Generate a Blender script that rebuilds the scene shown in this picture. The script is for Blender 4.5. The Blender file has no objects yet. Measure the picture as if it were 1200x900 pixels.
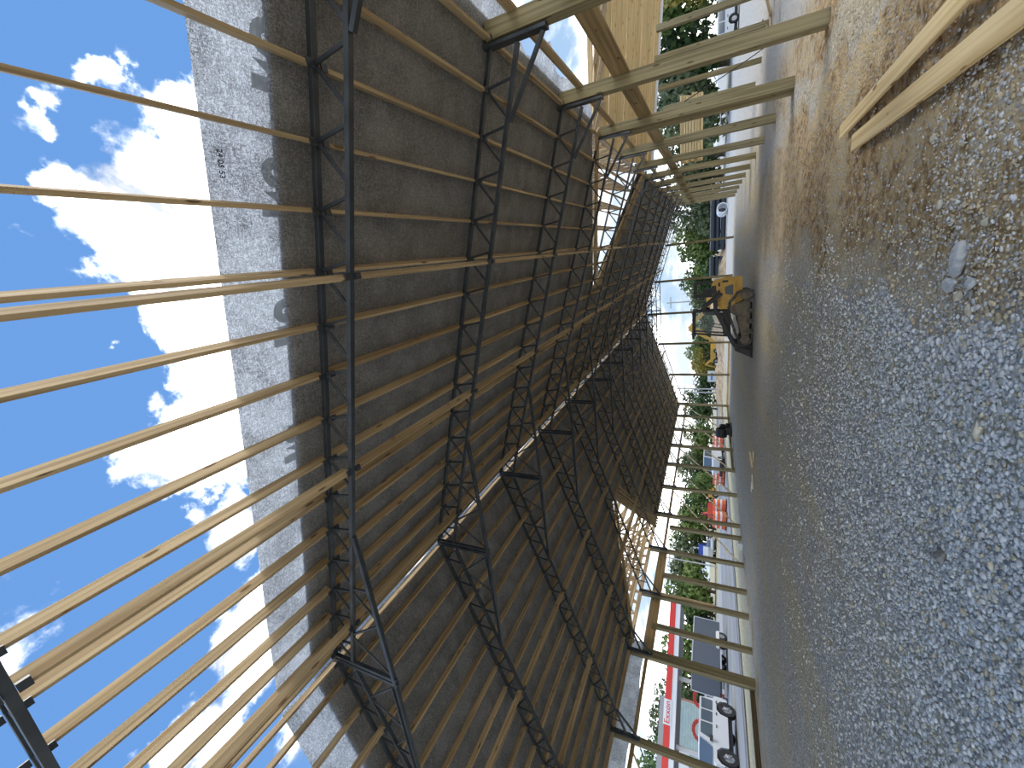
import bpy, math, random
import numpy as np
from mathutils import Vector, Matrix, noise

random.seed(7)
rng = np.random.default_rng(7)
SC = bpy.context.scene
COL = SC.collection

# ------------------------------------------------------------------ camera
PITCH, YAW, ROLL = 0.455, 0.320, 0.016
CAM = Vector((6.074, 0.0, 1.621))
def cam_axes():
    cy, sy, cp, sp = math.cos(YAW), math.sin(YAW), math.cos(PITCH), math.sin(PITCH)
    f = Vector((-sy * cp, cy * cp, sp)); r = Vector((cy, sy, 0)); u = r.cross(f)
    c, s = math.cos(ROLL), math.sin(ROLL)
    return c * r + s * u, -s * r + c * u, f
R_, U_, F_ = cam_axes()
cd = bpy.data.cameras.new('camera')
cd.sensor_fit = 'HORIZONTAL'; cd.sensor_width = 36.0; cd.lens = 475.2 / 1200 * 36
cd.clip_start = 0.05; cd.clip_end = 2000
cam = bpy.data.objects.new('camera', cd); COL.objects.link(cam)
# the phone was held on its side: the frame's right edge points down in the world
m3 = Matrix((-U_, R_, -F_)).transposed()
cam.matrix_world = Matrix.Translation(CAM) @ m3.to_4x4()
SC.camera = cam

# ------------------------------------------------------------------ world / sun / exposure
SC.view_settings.view_transform = 'Standard'
SC.view_settings.look = 'None'
SC.view_settings.gamma = 1.0
SC.view_settings.exposure = 0.35
SC.view_settings.use_curve_mapping = False

class NT:
    """small helper to write node trees"""
    def __init__(s, tree): s.t = tree; s.n = tree.nodes; s.l = tree.links
    def new(s, ty, **kw):
        n = s.n.new(ty)
        for k, v in kw.items(): setattr(n, k, v)
        return n
    def put(s, sock, v):
        if isinstance(v, bpy.types.NodeSocket): s.l.new(v, sock)
        elif v is not None: sock.default_value = v
    def math(s, op, a, b=None, c=None, clamp=False):
        n = s.new('ShaderNodeMath', operation=op, use_clamp=clamp)
        for i, v in enumerate((a, b, c)):
            if v is not None: s.put(n.inputs[i], v)
        return n.outputs[0]
    def vmath(s, op, a, b=None):
        n = s.new('ShaderNodeVectorMath', operation=op)
        s.put(n.inputs[0], a)
        if b is not None: s.put(n.inputs[1], b)
        return n.outputs['Value'] if op in ('DOT_PRODUCT', 'LENGTH', 'DISTANCE') else n.outputs[0]
    def smooth(s, v, lo, hi, a=0.0, b=1.0):
        n = s.new('ShaderNodeMapRange', interpolation_type='SMOOTHSTEP')
        s.put(n.inputs[0], v); s.put(n.inputs[1], lo); s.put(n.inputs[2], hi); s.put(n.inputs[3], a); s.put(n.inputs[4], b)
        return n.outputs[0]
    def mix(s, f, a, b, mode='MIX'):
        n = s.new('ShaderNodeMix', data_type='RGBA', blend_type=mode)
        s.put(n.inputs[0], f)
        for i, v in ((6, a), (7, b)):
            if isinstance(v, tuple) and len(v) == 3: v = (*v, 1)
            s.put(n.inputs[i], v)
        return n.outputs[2]
    def noise(s, vec, scale, detail=4, rough=0.5, dist=0.0):
        n = s.new('ShaderNodeTexNoise')
        s.put(n.inputs['Vector'], vec); s.put(n.inputs['Scale'], scale); s.put(n.inputs['Detail'], detail)
        s.put(n.inputs['Roughness'], rough); s.put(n.inputs['Distortion'], dist)
        return n.outputs['Fac']
    def scalev(s, vec, v):
        return s.vmath('MULTIPLY', vec, v)

world = bpy.data.worlds.new('sky'); SC.world = world
world.use_nodes = True
W = NT(world.node_tree); W.n.clear()
co = W.new('ShaderNodeTexCoord').outputs['Generated']
d = W.vmath('NORMALIZE', co)
sep = W.new('ShaderNodeSeparateXYZ'); W.l.new(d, sep.inputs[0])
el = sep.outputs['Z']
blue = W.mix(W.smooth(el, 0.0, 0.75), (0.33, 0.455, 0.59), (0.096, 0.222, 0.485))
n1 = W.noise(W.scalev(d, (1, 1, 1.5)), 3.2, 10, 0.60, 0.25)
# cumulus heaps: direction of each heap's middle, its angular size and weight
HEAPS = [
 ((0.120, 0.458, 0.881), 0.17, 0.36), ((0.225, 0.480, 0.848), 0.12, 0.30), ((0.135, 0.425, 0.895), 0.11, 0.24),
 ((-0.038, 0.452, 0.891), 0.15, 0.32), ((-0.124, 0.452, 0.883), 0.11, 0.24), ((0.30, 0.52, 0.80), 0.13, 0.26),
 ((-0.254, 0.370, 0.894), 0.15, 0.32), ((-0.282, 0.317, 0.906), 0.12, 0.22), ((-0.390, 0.357, 0.849), 0.15, 0.32),
 ((-0.539, 0.318, 0.780), 0.11, 0.26), ((-0.606, 0.238, 0.759), 0.15, 0.36), ((-0.663, 0.175, 0.727), 0.15, 0.34),
 ((-0.732, 0.242, 0.637), 0.14, 0.26), ((-0.546, 0.380, 0.750), 0.12, 0.26),
 ((0.345, 0.410, 0.845), 0.075, 0.20), ((0.375, 0.440, 0.815), 0.05, 0.17), ((0.309, 0.372, 0.875), 0.05, 0.15), ((0.226, 0.352, 0.908), 0.06, 0.19),
 ((-0.032, 0.315, 0.949), 0.04, 0.17), ((0.43, 0.43, 0.79), 0.05, 0.14),
]
wn = W.new('ShaderNodeTexNoise'); wn.inputs['Scale'].default_value = 5.0; wn.inputs['Detail'].default_value = 6; wn.inputs['Roughness'].default_value = 0.6
W.l.new(d, wn.inputs['Vector'])
dw = W.vmath('ADD', d, W.vmath('MULTIPLY', W.vmath('SUBTRACT', wn.outputs['Color'], (0.5, 0.5, 0.5)), (0.26, 0.26, 0.26)))
bias = None
for v, size, wt in HEAPS:
    vv = Vector(v).normalized()
    g = W.math('MULTIPLY', W.smooth(W.vmath('DISTANCE', dw, tuple(vv)), 0.0, size, 1.0, 0.0), wt)
    bias = g if bias is None else W.math('MAXIMUM', bias, g)
low = W.smooth(el, 0.62, 0.12, 0.0, 0.22)
dens = W.math('ADD', W.math('ADD', n1, W.math('MAXIMUM', bias, low)), -0.06)
mask = W.smooth(dens, 0.545, 0.70)
n2 = W.noise(W.scalev(d, (1, 1, 2.2)), 5.5, 6, 0.6, 0.4)
shade = W.smooth(n2, 0.40, 0.66)
cl_low = W.mix(shade, (0.54, 0.61, 0.67), (3.4, 3.3, 3.15))
cl_high = W.mix(W.smooth(n2, 0.36, 0.56), (0.52, 0.56, 0.61), (4.6, 4.5, 4.3))
cloud = W.mix(W.smooth(el, 0.25, 0.55), cl_low, cl_high)
sky = W.mix(mask, blue, cloud)
bg = W.new('ShaderNodeBackground'); W.l.new(sky, bg.inputs['Color']); bg.inputs['Strength'].default_value = 1.3
W.l.new(bg.outputs[0], W.new('ShaderNodeOutputWorld').inputs[0])

sun = bpy.data.lights.new('sun', 'SUN'); sun.energy = 1.7; sun.angle = math.radians(28); sun.color = (1.0, 0.95, 0.86)
so = bpy.data.objects.new('sun', sun); COL.objects.link(so)
so.rotation_euler = Vector((0.58, 0.16, 0.80)).to_track_quat('Z', 'Y').to_euler()

# ------------------------------------------------------------------ helpers
def tag(o, label=None, cat=None, group=None, kind=None):
    if label: o['label'] = label
    if cat: o['category'] = cat
    if group: o['group'] = group
    if kind: o['kind'] = kind
    return o

class MB:
    """collects geometry for one mesh"""
    def __init__(s): s.v = []; s.f = []; s.m = []
    def add(s, vs, fs, mi=0):
        b = len(s.v); s.v += [tuple(p) for p in vs]; s.f += [tuple(i + b for i in f) for f in fs]; s.m += [mi] * len(fs)
    def box(s, x0, x1, y0, y1, z0, z1, mi=0):
        s.add([(x, y, z) for x in (x0, x1) for y in (y0, y1) for z in (z0, z1)],
              [(0, 1, 3, 2), (4, 6, 7, 5), (0, 4, 5, 1), (2, 3, 7, 6), (0, 2, 6, 4), (1, 5, 7, 3)], mi)
    def bar(s, p, q, w, h, up=(0, 0, 1), mi=0):
        M, L = frame(p, q, up)
        pts = [M @ Vector((x, y, z)) for x in (0, L) for y in (-w / 2, w / 2) for z in (-h / 2, h / 2)]
        s.add(pts, [(0, 1, 3, 2), (4, 6, 7, 5), (0, 4, 5, 1), (2, 3, 7, 6), (0, 2, 6, 4), (1, 5, 7, 3)], mi)
    def prism(s, prof, a0, a1, axis='y', mi=0):
        """profile (u, z) extruded along axis"""
        n = len(prof)
        def P(u, z, a): return (u, a, z) if axis == 'y' else (a, u, z)
        s.add([P(u, z, a0) for u, z in prof] + [P(u, z, a1) for u, z in prof],
              [tuple(range(n)), tuple(range(2 * n - 1, n - 1, -1))] + [(i, i + n, (i + 1) % n + n, (i + 1) % n) for i in range(n)], mi)
    def cyl(s, p, q, r, n=12, r2=None, mi=0, caps=True):
        M, L = frame(p, q, (0, 0, 1)); r2 = r if r2 is None else r2
        a = [(math.cos(2 * math.pi * i / n), math.sin(2 * math.pi * i / n)) for i in range(n)]
        vs = [M @ Vector((0, r * c, r * t)) for c, t in a] + [M @ Vector((L, r2 * c, r2 * t)) for c, t in a]
        fs = [(i, (i + 1) % n, (i + 1) % n + n, i + n) for i in range(n)]
        if caps: fs += [tuple(range(n - 1, -1, -1)), tuple(range(n, 2 * n))]
        s.add(vs, fs, mi)
    def tube(s, p, q, r, ri, n=16, mi=0):
        M, L = frame(p, q, (0, 0, 1))
        a = [(math.cos(2 * math.pi * i / n), math.sin(2 * math.pi * i / n)) for i in range(n)]
        vs = []
        for x, rr in ((0, r), (L, r), (L, ri), (0, ri)): vs += [M @ Vector((x, rr * c, rr * t)) for c, t in a]
        fs = []
        for k in range(4):
            k2 = (k + 1) % 4
            fs += [(k * n + i, k * n + (i + 1) % n, k2 * n + (i + 1) % n, k2 * n + i) for i in range(n)]
        s.add(vs, fs, mi)
    def mesh(s, name, mats, smooth=False):
        me = bpy.data.meshes.new(name); me.from_pydata(s.v, [], s.f)
        for m in (mats if isinstance(mats, (list, tuple)) else [mats]): me.materials.append(m)
        if len(me.materials) > 1: me.polygons.foreach_set('material_index', s.m)
        if smooth: me.polygons.foreach_set('use_smooth', [True] * len(me.polygons))
        me.update(); return me
    def build(s, name, mats, parent=None, loc=(0, 0, 0), smooth=False):
        return link(name, s.mesh(name, mats, smooth), parent, loc)

def link(name, me, parent=None, loc=(0, 0, 0)):
    o = bpy.data.objects.new(name, me); COL.objects.link(o); o.location = loc
    if parent: o.parent = parent
    return o
def empty(name, loc=(0, 0, 0), rz=0.0):
    o = bpy.data.objects.new(name, None); COL.objects.link(o); o.location = loc; o.rotation_euler = (0, 0, rz)
    o.empty_display_size = 0.2
    return o
def frame(p, q, up=(0, 0, 1)):
    p = Vector(p); q = Vector(q); x = (q - p); L = x.length; x.normalize(); up = Vector(up)
    if abs(x.dot(up)) > 0.995: up = Vector((1, 0, 0)) if abs(x.x) < 0.9 else Vector((0, 1, 0))
    z = (up - x * up.dot(x)).normalized(); y = z.cross(x)
    M = Matrix((x, y, z)).transposed().to_4x4(); M.translation = p
    return M, L
BEAMS = {}
def beam_mesh(L, w, h, mat):
    k = (round(L, 2), round(w, 3), round(h, 3), mat.name)
    if k not in BEAMS:
        m = MB(); e = min(0.004, w * .1)
        y, z = w / 2, h / 2
        # chamfered eight-sided section
        sec = [(-y + e, -z), (y - e, -z), (y, -z + e), (y, z - e), (y - e, z), (-y + e, z), (-y, z - e), (-y, -z + e)]
        n = 8; Lr = L
        m.add([(0, a, b) for a, b in sec] + [(Lr, a, b) for a, b in sec],
              [tuple(range(n - 1, -1, -1)), tuple(range(n, 2 * n))] + [(i, (i + 1) % n, (i + 1) % n + n, i + n) for i in range(n)])
        BEAMS[k] = m.mesh('beam', mat)
    return BEAMS[k]
def beam(name, p, q, w, h, mat, up=(0, 0, 1), parent=None):
    """timber or steel of section w (across) x h (along up) from p to q; local X runs along it"""
    M, L = frame(p, q, up)
    o = bpy.data.objects.new(name, beam_mesh(L, w, h, mat)); COL.objects.link(o)
    if parent: o.parent = parent
    o.matrix_basis = M
    return o
def copy_tree(o, parent=None):
    c = o.copy(); COL.objects.link(c)
    if parent: c.parent = parent
    for ch in o.children: copy_tree(ch, c)
    return c
ORD = ['first', 'second', 'third', 'fourth', 'fifth', 'sixth', 'seventh', 'eighth', 'ninth', 'tenth', 'eleventh', 'twelfth',
       'thirteenth', 'fourteenth', 'fifteenth', 'sixteenth', 'seventeenth', 'eighteenth']

# ------------------------------------------------------------------ materials
def mat(name, col, rough=0.7, metal=0.0, spec=0.5):
    m = bpy.data.materials.new(name); m.use_nodes = True
    b = m.node_tree.nodes['Principled BSDF']
    b.inputs['Base Color'].default_value = (*col, 1); b.inputs['Roughness'].default_value = rough
    b.inputs['Metallic'].default_value = metal; b.inputs['Specular IOR Level'].default_value = spec
    return m
def mat_var(name, c1, c2, scale, rough=0.7, metal=0.0, detail=4, vec=(1, 1, 1), bump=0.0, spec=0.4, lo=0.35, hi=0.65):
    m = mat(name, c1, rough, metal, spec); N = NT(m.node_tree); b = N.n['Principled BSDF']
    v = N.scalev(N.new('ShaderNodeTexCoord').outputs['Object'], vec)
    n = N.noise(v, scale, detail, 0.6)
    N.l.new(N.mix(N.smooth(n, lo, hi), c1, c2), b.inputs['Base Color'])
    if bump:
        bp = N.new('ShaderNodeBump'); bp.inputs['Strength'].default_value = bump; bp.inputs['Distance'].default_value = 0.02
        N.l.new(n, bp.inputs['Height']); N.l.new(bp.outputs[0], b.inputs['Normal'])
    return m
def wood(name, light, dark, knot=(0.10, 0.05, 0.02), rough=0.75, var=0.25):
    m = mat(name, light, rough, 0, 0.25); N = NT(m.node_tree); b = N.n['Principled BSDF']
    tc = N.new('ShaderNodeTexCoord').outputs['Object']
    rnd = N.new('ShaderNodeObjectInfo').outputs['Random']
    off = N.new('ShaderNodeCombineXYZ')
    for i, k in enumerate((9.0, 3.0, 5.0)): N.l.new(N.math('MULTIPLY', rnd, k), off.inputs[i])
    v = N.vmath('ADD', tc, off.outputs[0])
    grain = N.noise(N.scalev(v, (0.5, 22, 22)), 1.0, 2, 0.5)
    broad = N.noise(N.scalev(v, (0.5, 3, 3)), 1.4, 3, 0.5)
    c = N.mix(N.smooth(grain, 0.35, 0.68), light, dark)
    tone = N.math('ADD', N.math('MULTIPLY', broad, 0.5), N.math('MULTIPLY', rnd, var))
    tone = N.math('ADD', tone, 0.72 - var * .5)
    cc = N.new('ShaderNodeVectorMath', operation='SCALE'); N.l.new(c, cc.inputs[0]); N.l.new(tone, cc.inputs['Scale'])
    vo = N.new('ShaderNodeTexVoronoi'); vo.inputs['Scale'].default_value = 1.0
    N.l.new(N.scalev(v, (1.9, 7.0, 7.0)), vo.inputs['Vector'])
    kn = N.smooth(vo.outputs['Distance'], 0.10, 0.16, 1.0, 0.0)
    N.l.new(N.mix(N.math('MULTIPLY', kn, 0.85), cc.outputs[0], knot), b.inputs['Base Color'])
    return m
PINE = wood('pine', (0.66, 0.495, 0.28), (0.44, 0.30, 0.155), (0.16, 0.08, 0.035))
PINE_BRIGHT = wood('pine_bright', (0.86, 0.66, 0.35), (0.68, 0.47, 0.21), (0.25, 0.12, 0.04), var=0.12)
TREATED = wood('treated_timber', (0.36, 0.30, 0.165), (0.22, 0.18, 0.095), (0.12, 0.08, 0.035))
HEADER = wood('header_timber', (0.50, 0.36, 0.18), (0.33, 0.22, 0.10), (0.07, 0.04, 0.02))
DARKWOOD = wood('wet_timber', (0.16, 0.11, 0.06), (0.08, 0.055, 0.03))
STEEL = mat_var('black_painted_steel', (0.028, 0.034, 0.041), (0.052, 0.062, 0.072), 3.0, 0.30, 0.0, spec=0.6)
GALV = mat('galvanised_metal', (0.55, 0.57, 0.60), 0.45, 0.3)

def sheet_material(name, thru):
    m = bpy.data.materials.new(name); m.use_nodes = True; N = NT(m.node_tree)
    b = N.n['Principled BSDF']; out = N.n['Material Output']
    tc = N.new('ShaderNodeTexCoord').outputs['Object']
    warp = N.noise(tc, 2.2, 2, 0.5)
    fib1 = N.noise(N.scalev(tc, (11, 36, 11)), 1.0, 4, 0.65, 1.2)
    fib2 = N.noise(N.scalev(tc, (34, 13, 34)), 1.0, 4, 0.65, 1.2)
    ridge = N.math('MINIMUM', N.math('ABSOLUTE', N.math('ADD', fib1, -0.5)), N.math('ABSOLUTE', N.math('ADD', fib2, -0.5)))
    line = N.smooth(ridge, 0.0, 0.05, 1.0, 0.0)
    k = N.math('ADD', N.math('MULTIPLY', line, 0.75), N.math('MULTIPLY', N.smooth(warp, 0.35, 0.65), 0.25))
    col = N.mix(k, (0.70, 0.68, 0.645), (0.31, 0.305, 0.29))
    N.l.new(col, b.inputs['Base Color']); b.inputs['Roughness'].default_value = 0.55
    bp = N.new('ShaderNodeBump'); bp.inputs['Strength'].default_value = 0.35; bp.inputs['Distance'].default_value = 0.01
    N.l.new(line, bp.inputs['Height']); N.l.new(bp.outputs[0], b.inputs['Normal'])
    tr = N.new('ShaderNodeBsdfTranslucent')
    N.l.new(N.mix(k, (0.88, 0.91, 0.92), (0.08, 0.086, 0.09)), tr.inputs['Color'])
    mx = N.new('ShaderNodeMixShader'); mx.inputs[0].default_value = thru
    N.l.new(b.outputs[0], mx.inputs[1]); N.l.new(tr.outputs[0], mx.inputs[2]); N.l.new(mx.outputs[0], out.inputs[0])
    return m
SHEET = sheet_material('roof_underlayment', 0.52)
INK = mat('grey_print', (0.22, 0.22, 0.21), 0.6)
N = NT(INK.node_tree); tr_ = N.new('ShaderNodeBsdfTranslucent'); tr_.inputs['Color'].default_value = (0.55, 0.56, 0.55, 1)
mx_ = N.new('ShaderNodeMixShader'); mx_.inputs[0].default_value = .6; N.l.new(N.n['Principled BSDF'].outputs[0], mx_.inputs[1]); N.l.new(tr_.outputs[0], mx_.inputs[2]); N.l.new(mx_.outputs[0], N.n['Material Output'].inputs[0])
PANEL = mat_var('metal_roof_panel', (0.25, 0.25, 0.26), (0.32, 0.32, 0.33), 2.0, 0.4, 0.6)

# ------------------------------------------------------------------ building frame numbers
SL = 0.305                         # roof slope, radians
SN, CS = math.sin(SL), math.cos(SL)
ZR = 7.40                          # ridge
S = 0.61                           # purlin spacing on the slope
T = [0.25, 3.24, 6.34] + [9.61 + 3.202 * k for k in range(11)]      # truss lines, first one over the camera
XR, XL = 9.13, -9.50               # inner faces of the wall posts
def zs(x): return ZR - abs(x) * math.tan(SL)
def slope_pt(side, dd, y, off=0.0):
    return Vector((side * (dd * CS + off * SN), y, ZR - dd * SN + off * CS))

# ------------------------------------------------------------------ ground
def gh(x, y):
    """height of the ground: level gravel, rougher brown soil beside the right-hand posts"""
    b = max(0.0, min(1.0, (x - 5.0) / 1.2)) * max(0.0, min(1.0, (10.2 - x) / 1.0)) * max(0.0, min(1.0, (15 - y) / 3))
    z = 0.012 * noise.noise(Vector((x * .9, y * .9, 0))) + 0.006 * noise.noise(Vector((x * 4, y * 4, 2)))
    if b > 0:
        z += b * (0.045 * noise.noise(Vector((x * 1.3, y * 1.3, 5))) + 0.030 * noise.noise(Vector((x * 3.7, y * 3.7, 9)))
                  + 0.022 * noise.noise(Vector((x * 9, y * 7, 11))))
    return z
def axis_pts(segs):
    out = []
    for a, b, st in segs:
        n = max(1, int(round((b - a) / st))); out += [a + (b - a) * i / n for i in range(n)]
    return out + [segs[-1][1]]
gx = axis_pts([(-260, -40, 22), (-40, -10, 3), (-10, 2, .4), (2, 10, .075), (10, 16, .6), (16, 60, 6), (60, 240, 30)])
gy = axis_pts([(-60, 2, 6), (2, 13, .075), (13, 45, .8), (45, 80, 5), (80, 400, 40)])
gv = [(x, y, gh(x, y) if (-12 < x < 13 and 0 < y < 44) else 0.0) for y in gy for x in gx]
nx = len(gx)
gf = [(j * nx + i, j * nx + i + 1, (j + 1) * nx + i + 1, (j + 1) * nx + i) for j in range(len(gy) - 1) for i in range(nx - 1)]
me = bpy.data.meshes.new('floor'); me.from_pydata(gv, [], gf); me.polygons.foreach_set('use_smooth', [True] * len(gf))
gm = mat('gravel_ground', (0.4, 0.4, 0.4), 0.9, 0, 0.2); N = NT(gm.node_tree); b = N.n['Principled BSDF']
pos = N.new('ShaderNodeTexCoord').outputs['Object']
sp = N.new('ShaderNodeSeparateXYZ'); N.l.new(pos, sp.inputs[0]); gxs, gys = sp.outputs[0], sp.outputs[1]
vor = N.new('ShaderNodeTexVoronoi'); vor.inputs['Scale'].default_value = 26; N.l.new(pos, vor.inputs['Vector'])
vor2 = N.new('ShaderNodeTexVoronoi'); vor2.inputs['Scale'].default_value = 11; N.l.new(pos, vor2.inputs['Vector'])
sv = N.new('ShaderNodeSeparateColor'); N.l.new(vor.outputs['Color'], sv.inputs[0])
grey = N.mix(sv.outputs[0], (0.30, 0.285, 0.26), (0.66, 0.635, 0.59))
grey = N.mix(N.smooth(sv.outputs[1], 0.86, 0.93), grey, (0.52, 0.44, 0.28))
big = N.noise(pos, 0.55, 5, 0.55)
streak = N.noise(N.scalev(pos, (0.75, 0.10, 1)), 1.0, 5, 0.6)
tan = N.mix(sv.outputs[0], (0.40, 0.34, 0.22), (0.72, 0.63, 0.44))
dust = N.math('MULTIPLY', N.smooth(streak, 0.45, 0.60), 0.8)
g1 = N.mix(dust, grey, tan)
fine = N.noise(pos, 7.0, 8, 0.7)
brn = N.mix(N.smooth(fine, 0.36, 0.62), (0.20, 0.12, 0.055), (0.56, 0.40, 0.205))
brn = N.mix(N.smooth(N.noise(pos, 0.7, 4, 0.6), 0.47, 0.62), brn, N.mix(fine, (0.40, 0.31, 0.18), (0.68, 0.53, 0.31)))
brn = N.mix(N.math('MULTIPLY', N.smooth(sv.outputs[2], 0.80, 0.88), 0.7), brn, (0.46, 0.44, 0.40))
# brown soil lies beside the right-hand posts, with bands of gravel through it
edge = N.math('ADD', gxs, N.math('MULTIPLY', N.math('ADD', big, -0.5), 3.4))
m_b = N.math('MULTIPLY', N.smooth(edge, 5.0, 5.9), N.smooth(gys, 30, 9))
band = N.smooth(N.math('ABSOLUTE', N.math('ADD', edge, -8.6)), 0.25, 0.55, 0.85, 0.0)
m_b = N.math('MULTIPLY', m_b, N.math('SUBTRACT', 1.0, band))
clay = N.math('MULTIPLY', N.smooth(streak, 0.62, 0.70), N.smooth(gxs, -4, 1))
m_b = N.math('MAXIMUM', m_b, N.math('MULTIPLY', clay, 0.6))
wallclay = N.smooth(N.math('ABSOLUTE', N.math('ADD', gxs, 9.2)), 0.3, 1.1, 0.85, 0.0)
m_b = N.math('MAXIMUM', m_b, N.math('MULTIPLY', wallclay, N.smooth(big, 0.4, 0.55)))
gcol = N.mix(m_b, g1, brn)
# outside: straw strip and verge on the left, pale crushed stone on the right and behind
straw = N.mix(N.smooth(fine, 0.3, 0.7), (0.34, 0.29, 0.17), (0.60, 0.55, 0.38))
gcol = N.mix(N.smooth(gxs, -9.9, -10.6), gcol, straw)
pale = N.mix(N.smooth(fine, 0.3, 0.7), (0.42, 0.39, 0.33), (0.64, 0.60, 0.53))
gcol = N.mix(N.smooth(N.math('ADD', gxs, N.math('MULTIPLY', big, 1.5)), 10.6, 11.8), gcol, pale)
back = N.smooth(gys, 42.0, 43.5)
gcol = N.mix(N.math('MULTIPLY', back, N.smooth(gxs, -6, -2)), gcol, N.mix(fine, (0.46, 0.45, 0.41), (0.62, 0.60, 0.55)))
N.l.new(gcol, b.inputs['Base Color'])
bp = N.new('ShaderNodeBump'); bp.inputs['Strength'].default_value = 0.9; bp.inputs['Distance'].default_value = 0.02
hgt = N.math('ADD', N.math('MULTIPLY', vor.outputs['Distance'], -1.0), N.math('MULTIPLY', fine, 1.2))
N.l.new(hgt, bp.inputs['Height']); N.l.new(bp.outputs[0], b.inputs['Normal'])
me.materials.append(gm)
tag(link('floor', me), 'gravel and brown soil ground under and around the roof', kind='structure')

# loose stones: the foreground is deep in crushed rock
ICO = None
def ico():
    t = (1 + 5 ** .5) / 2
    v = np.array([(-1, t, 0), (1, t, 0), (-1, -t, 0), (1, -t, 0), (0, -1, t), (0, 1, t), (0, -1, -t), (0, 1, -t), (t, 0, -1), (t, 0, 1), (-t, 0, -1), (-t, 0, 1)], float)
    f = np.array([(0, 11, 5), (0, 5, 1), (0, 1, 7), (0, 7, 10), (0, 10, 11), (1, 5, 9), (5, 11, 4), (11, 10, 2), (10, 7, 6), (7, 1, 8), (3, 9, 4), (3, 4, 2), (3, 2, 6), (3, 6, 8), (3, 8, 9), (4, 9, 5), (2, 4, 11), (6, 2, 10), (8, 6, 7), (9, 8, 1)])
    return v / np.linalg.norm(v[0]), f
IV, IF = ico()
def soil(x, y):
    e = x + (noise.noise(Vector((x * .55, y * .55, 0))) * 1.2)
    return e
def scatter():
    P = []; Cc = []; R = []
    for r0, r1, dens in ((3.2, 4.4, 1900), (4.4, 5.6, 1250), (5.6, 7.2, 560), (7.2, 8.6, 230), (8.6, 10.2, 90), (10.2, 12.5, 35)):
        n = int(dens * 0.5 * 1.62 * (r1 * r1 - r0 * r0))
        a = rng.uniform(-1.15, 0.47, n); r = np.sqrt(rng.uniform(r0 * r0, r1 * r1, n))
        for aa, rr in zip(a, r):
            x = CAM.x + rr * math.sin(aa); y = rr * math.cos(aa)
            e = soil(x, y)
            if x > 9.6: continue
            p = 1.0
            if e > 5.3: p = 0.45
            if e > 6.3: p = 0.16
            if 5.2 < x < 7.0 and y < 4.9: p = 0.75
            if rng.random() > p: continue
            sz = rng.choice((0.011, 0.015, 0.019, 0.024), p=(.36, .40, .20, .04)) * rng.uniform(.75, 1.15) * (.72 if e > 5.5 else 1)
            P.append((x, y, gh(x, y) + sz * .35)); R.append(sz)
            t = rng.random(); k = rng.uniform(.6, 1.3)
            if e > 5.3 and t < .6: c = (0.54 * k, 0.43 * k, 0.27 * k)
            elif t < .13: c = (0.64 * k, 0.55 * k, 0.38 * k)
            else: c = (0.66 * k, 0.635 * k, 0.59 * k)
            Cc.append((*c, 1))
    return np.array(P), np.array(R), np.array(Cc)
P, R, Cc = scatter()
n = len(P)
jit = 1 + rng.uniform(-.38, .38, (n, 12, 1))
V = IV[None] * jit * np.stack([rng.uniform(.8, 1.5, n), rng.uniform(.7, 1.1, n), rng.uniform(.5, .85, n)], 1)[:, None, :] * R[:, None, None]
A = rng.uniform(0, 2 * np.pi, n); B = rng.uniform(-.5, .5, n)
ca, sa, cb, sb = np.cos(A), np.sin(A), np.cos(B), np.sin(B)
y1 = V[:, :, 1] * cb[:, None] - V[:, :, 2] * sb[:, None]; z1 = V[:, :, 1] * sb[:, None] + V[:, :, 2] * cb[:, None]
x2 = V[:, :, 0] * ca[:, None] - y1 * sa[:, None]; y2 = V[:, :, 0] * sa[:, None] + y1 * ca[:, None]
V = np.stack([x2, y2, z1], 2) + P[:, None, :]
Fs = (IF[None] + (np.arange(n) * 12)[:, None, None]).reshape(-1, 3)
me = bpy.data.meshes.new('gravel')
me.vertices.add(n * 12); me.vertices.foreach_set('co', V.ravel())
me.loops.add(len(Fs) * 3); me.loops.foreach_set('vertex_index', Fs.ravel().astype(np.int32))
me.polygons.add(len(Fs)); me.polygons.foreach_set('loop_start', np.arange(0, len(Fs) * 3, 3, dtype=np.int32))
me.update(calc_edges=True)
ca_ = me.color_attributes.new('stone', 'FLOAT_COLOR', 'POINT')
ca_.data.foreach_set('color', np.repeat(Cc, 12, 0).ravel().astype(np.float32))
sm = mat('crushed_stone', (0.4, 0.4, 0.4), 0.85, 0, 0.25); N = NT(sm.node_tree)
at = N.new('ShaderNodeAttribute', attribute_name='stone')
N.l.new(at.outputs['Color'], N.n['Principled BSDF'].inputs['Base Color'])
me.materials.append(sm)
tag(link('gravel', me), 'loose grey crushed stone covering the ground in the foreground', 'gravel', kind='stuff')

# single rocks big enough to pick out
def rock_mesh(seed, sx, sy, sz, m):
    r = np.random.default_rng(seed)
    v = {}; fs = [tuple(f) for f in IF]; pts = [Vector(p) for p in IV]
    def mid(a, b):
        k = (min(a, b), max(a, b))
        if k not in v: pts.append(((pts[a] + pts[b]) / 2).normalized()); v[k] = len(pts) - 1
        return v[k]
    f2 = []
    for a, b_, c in fs:
        ab, bc, cc = mid(a, b_), mid(b_, c), mid(c, a); f2 += [(a, ab, cc), (b_, bc, ab), (c, cc, bc), (ab, bc, cc)]
    cuts = [(Vector(r.normal(size=3)).normalized(), r.uniform(.55, .85)) for _ in range(9)]
    out = []
    for p in pts:
        q = p.copy()
        for nn, h in cuts:
            dd = q.dot(nn)
            if dd > h: q -= nn * (dd - h)
        out.append((q.x * sx, q.y * sy, q.z * sz))
    me = bpy.data.meshes.new('rock'); me.from_pydata(out, [], f2); me.materials.append(m); return me
ROCKG = mat_var('grey_rock', (0.36, 0.36, 0.35), (0.56, 0.55, 0.52), 14, 0.85, bump=.3)
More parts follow.
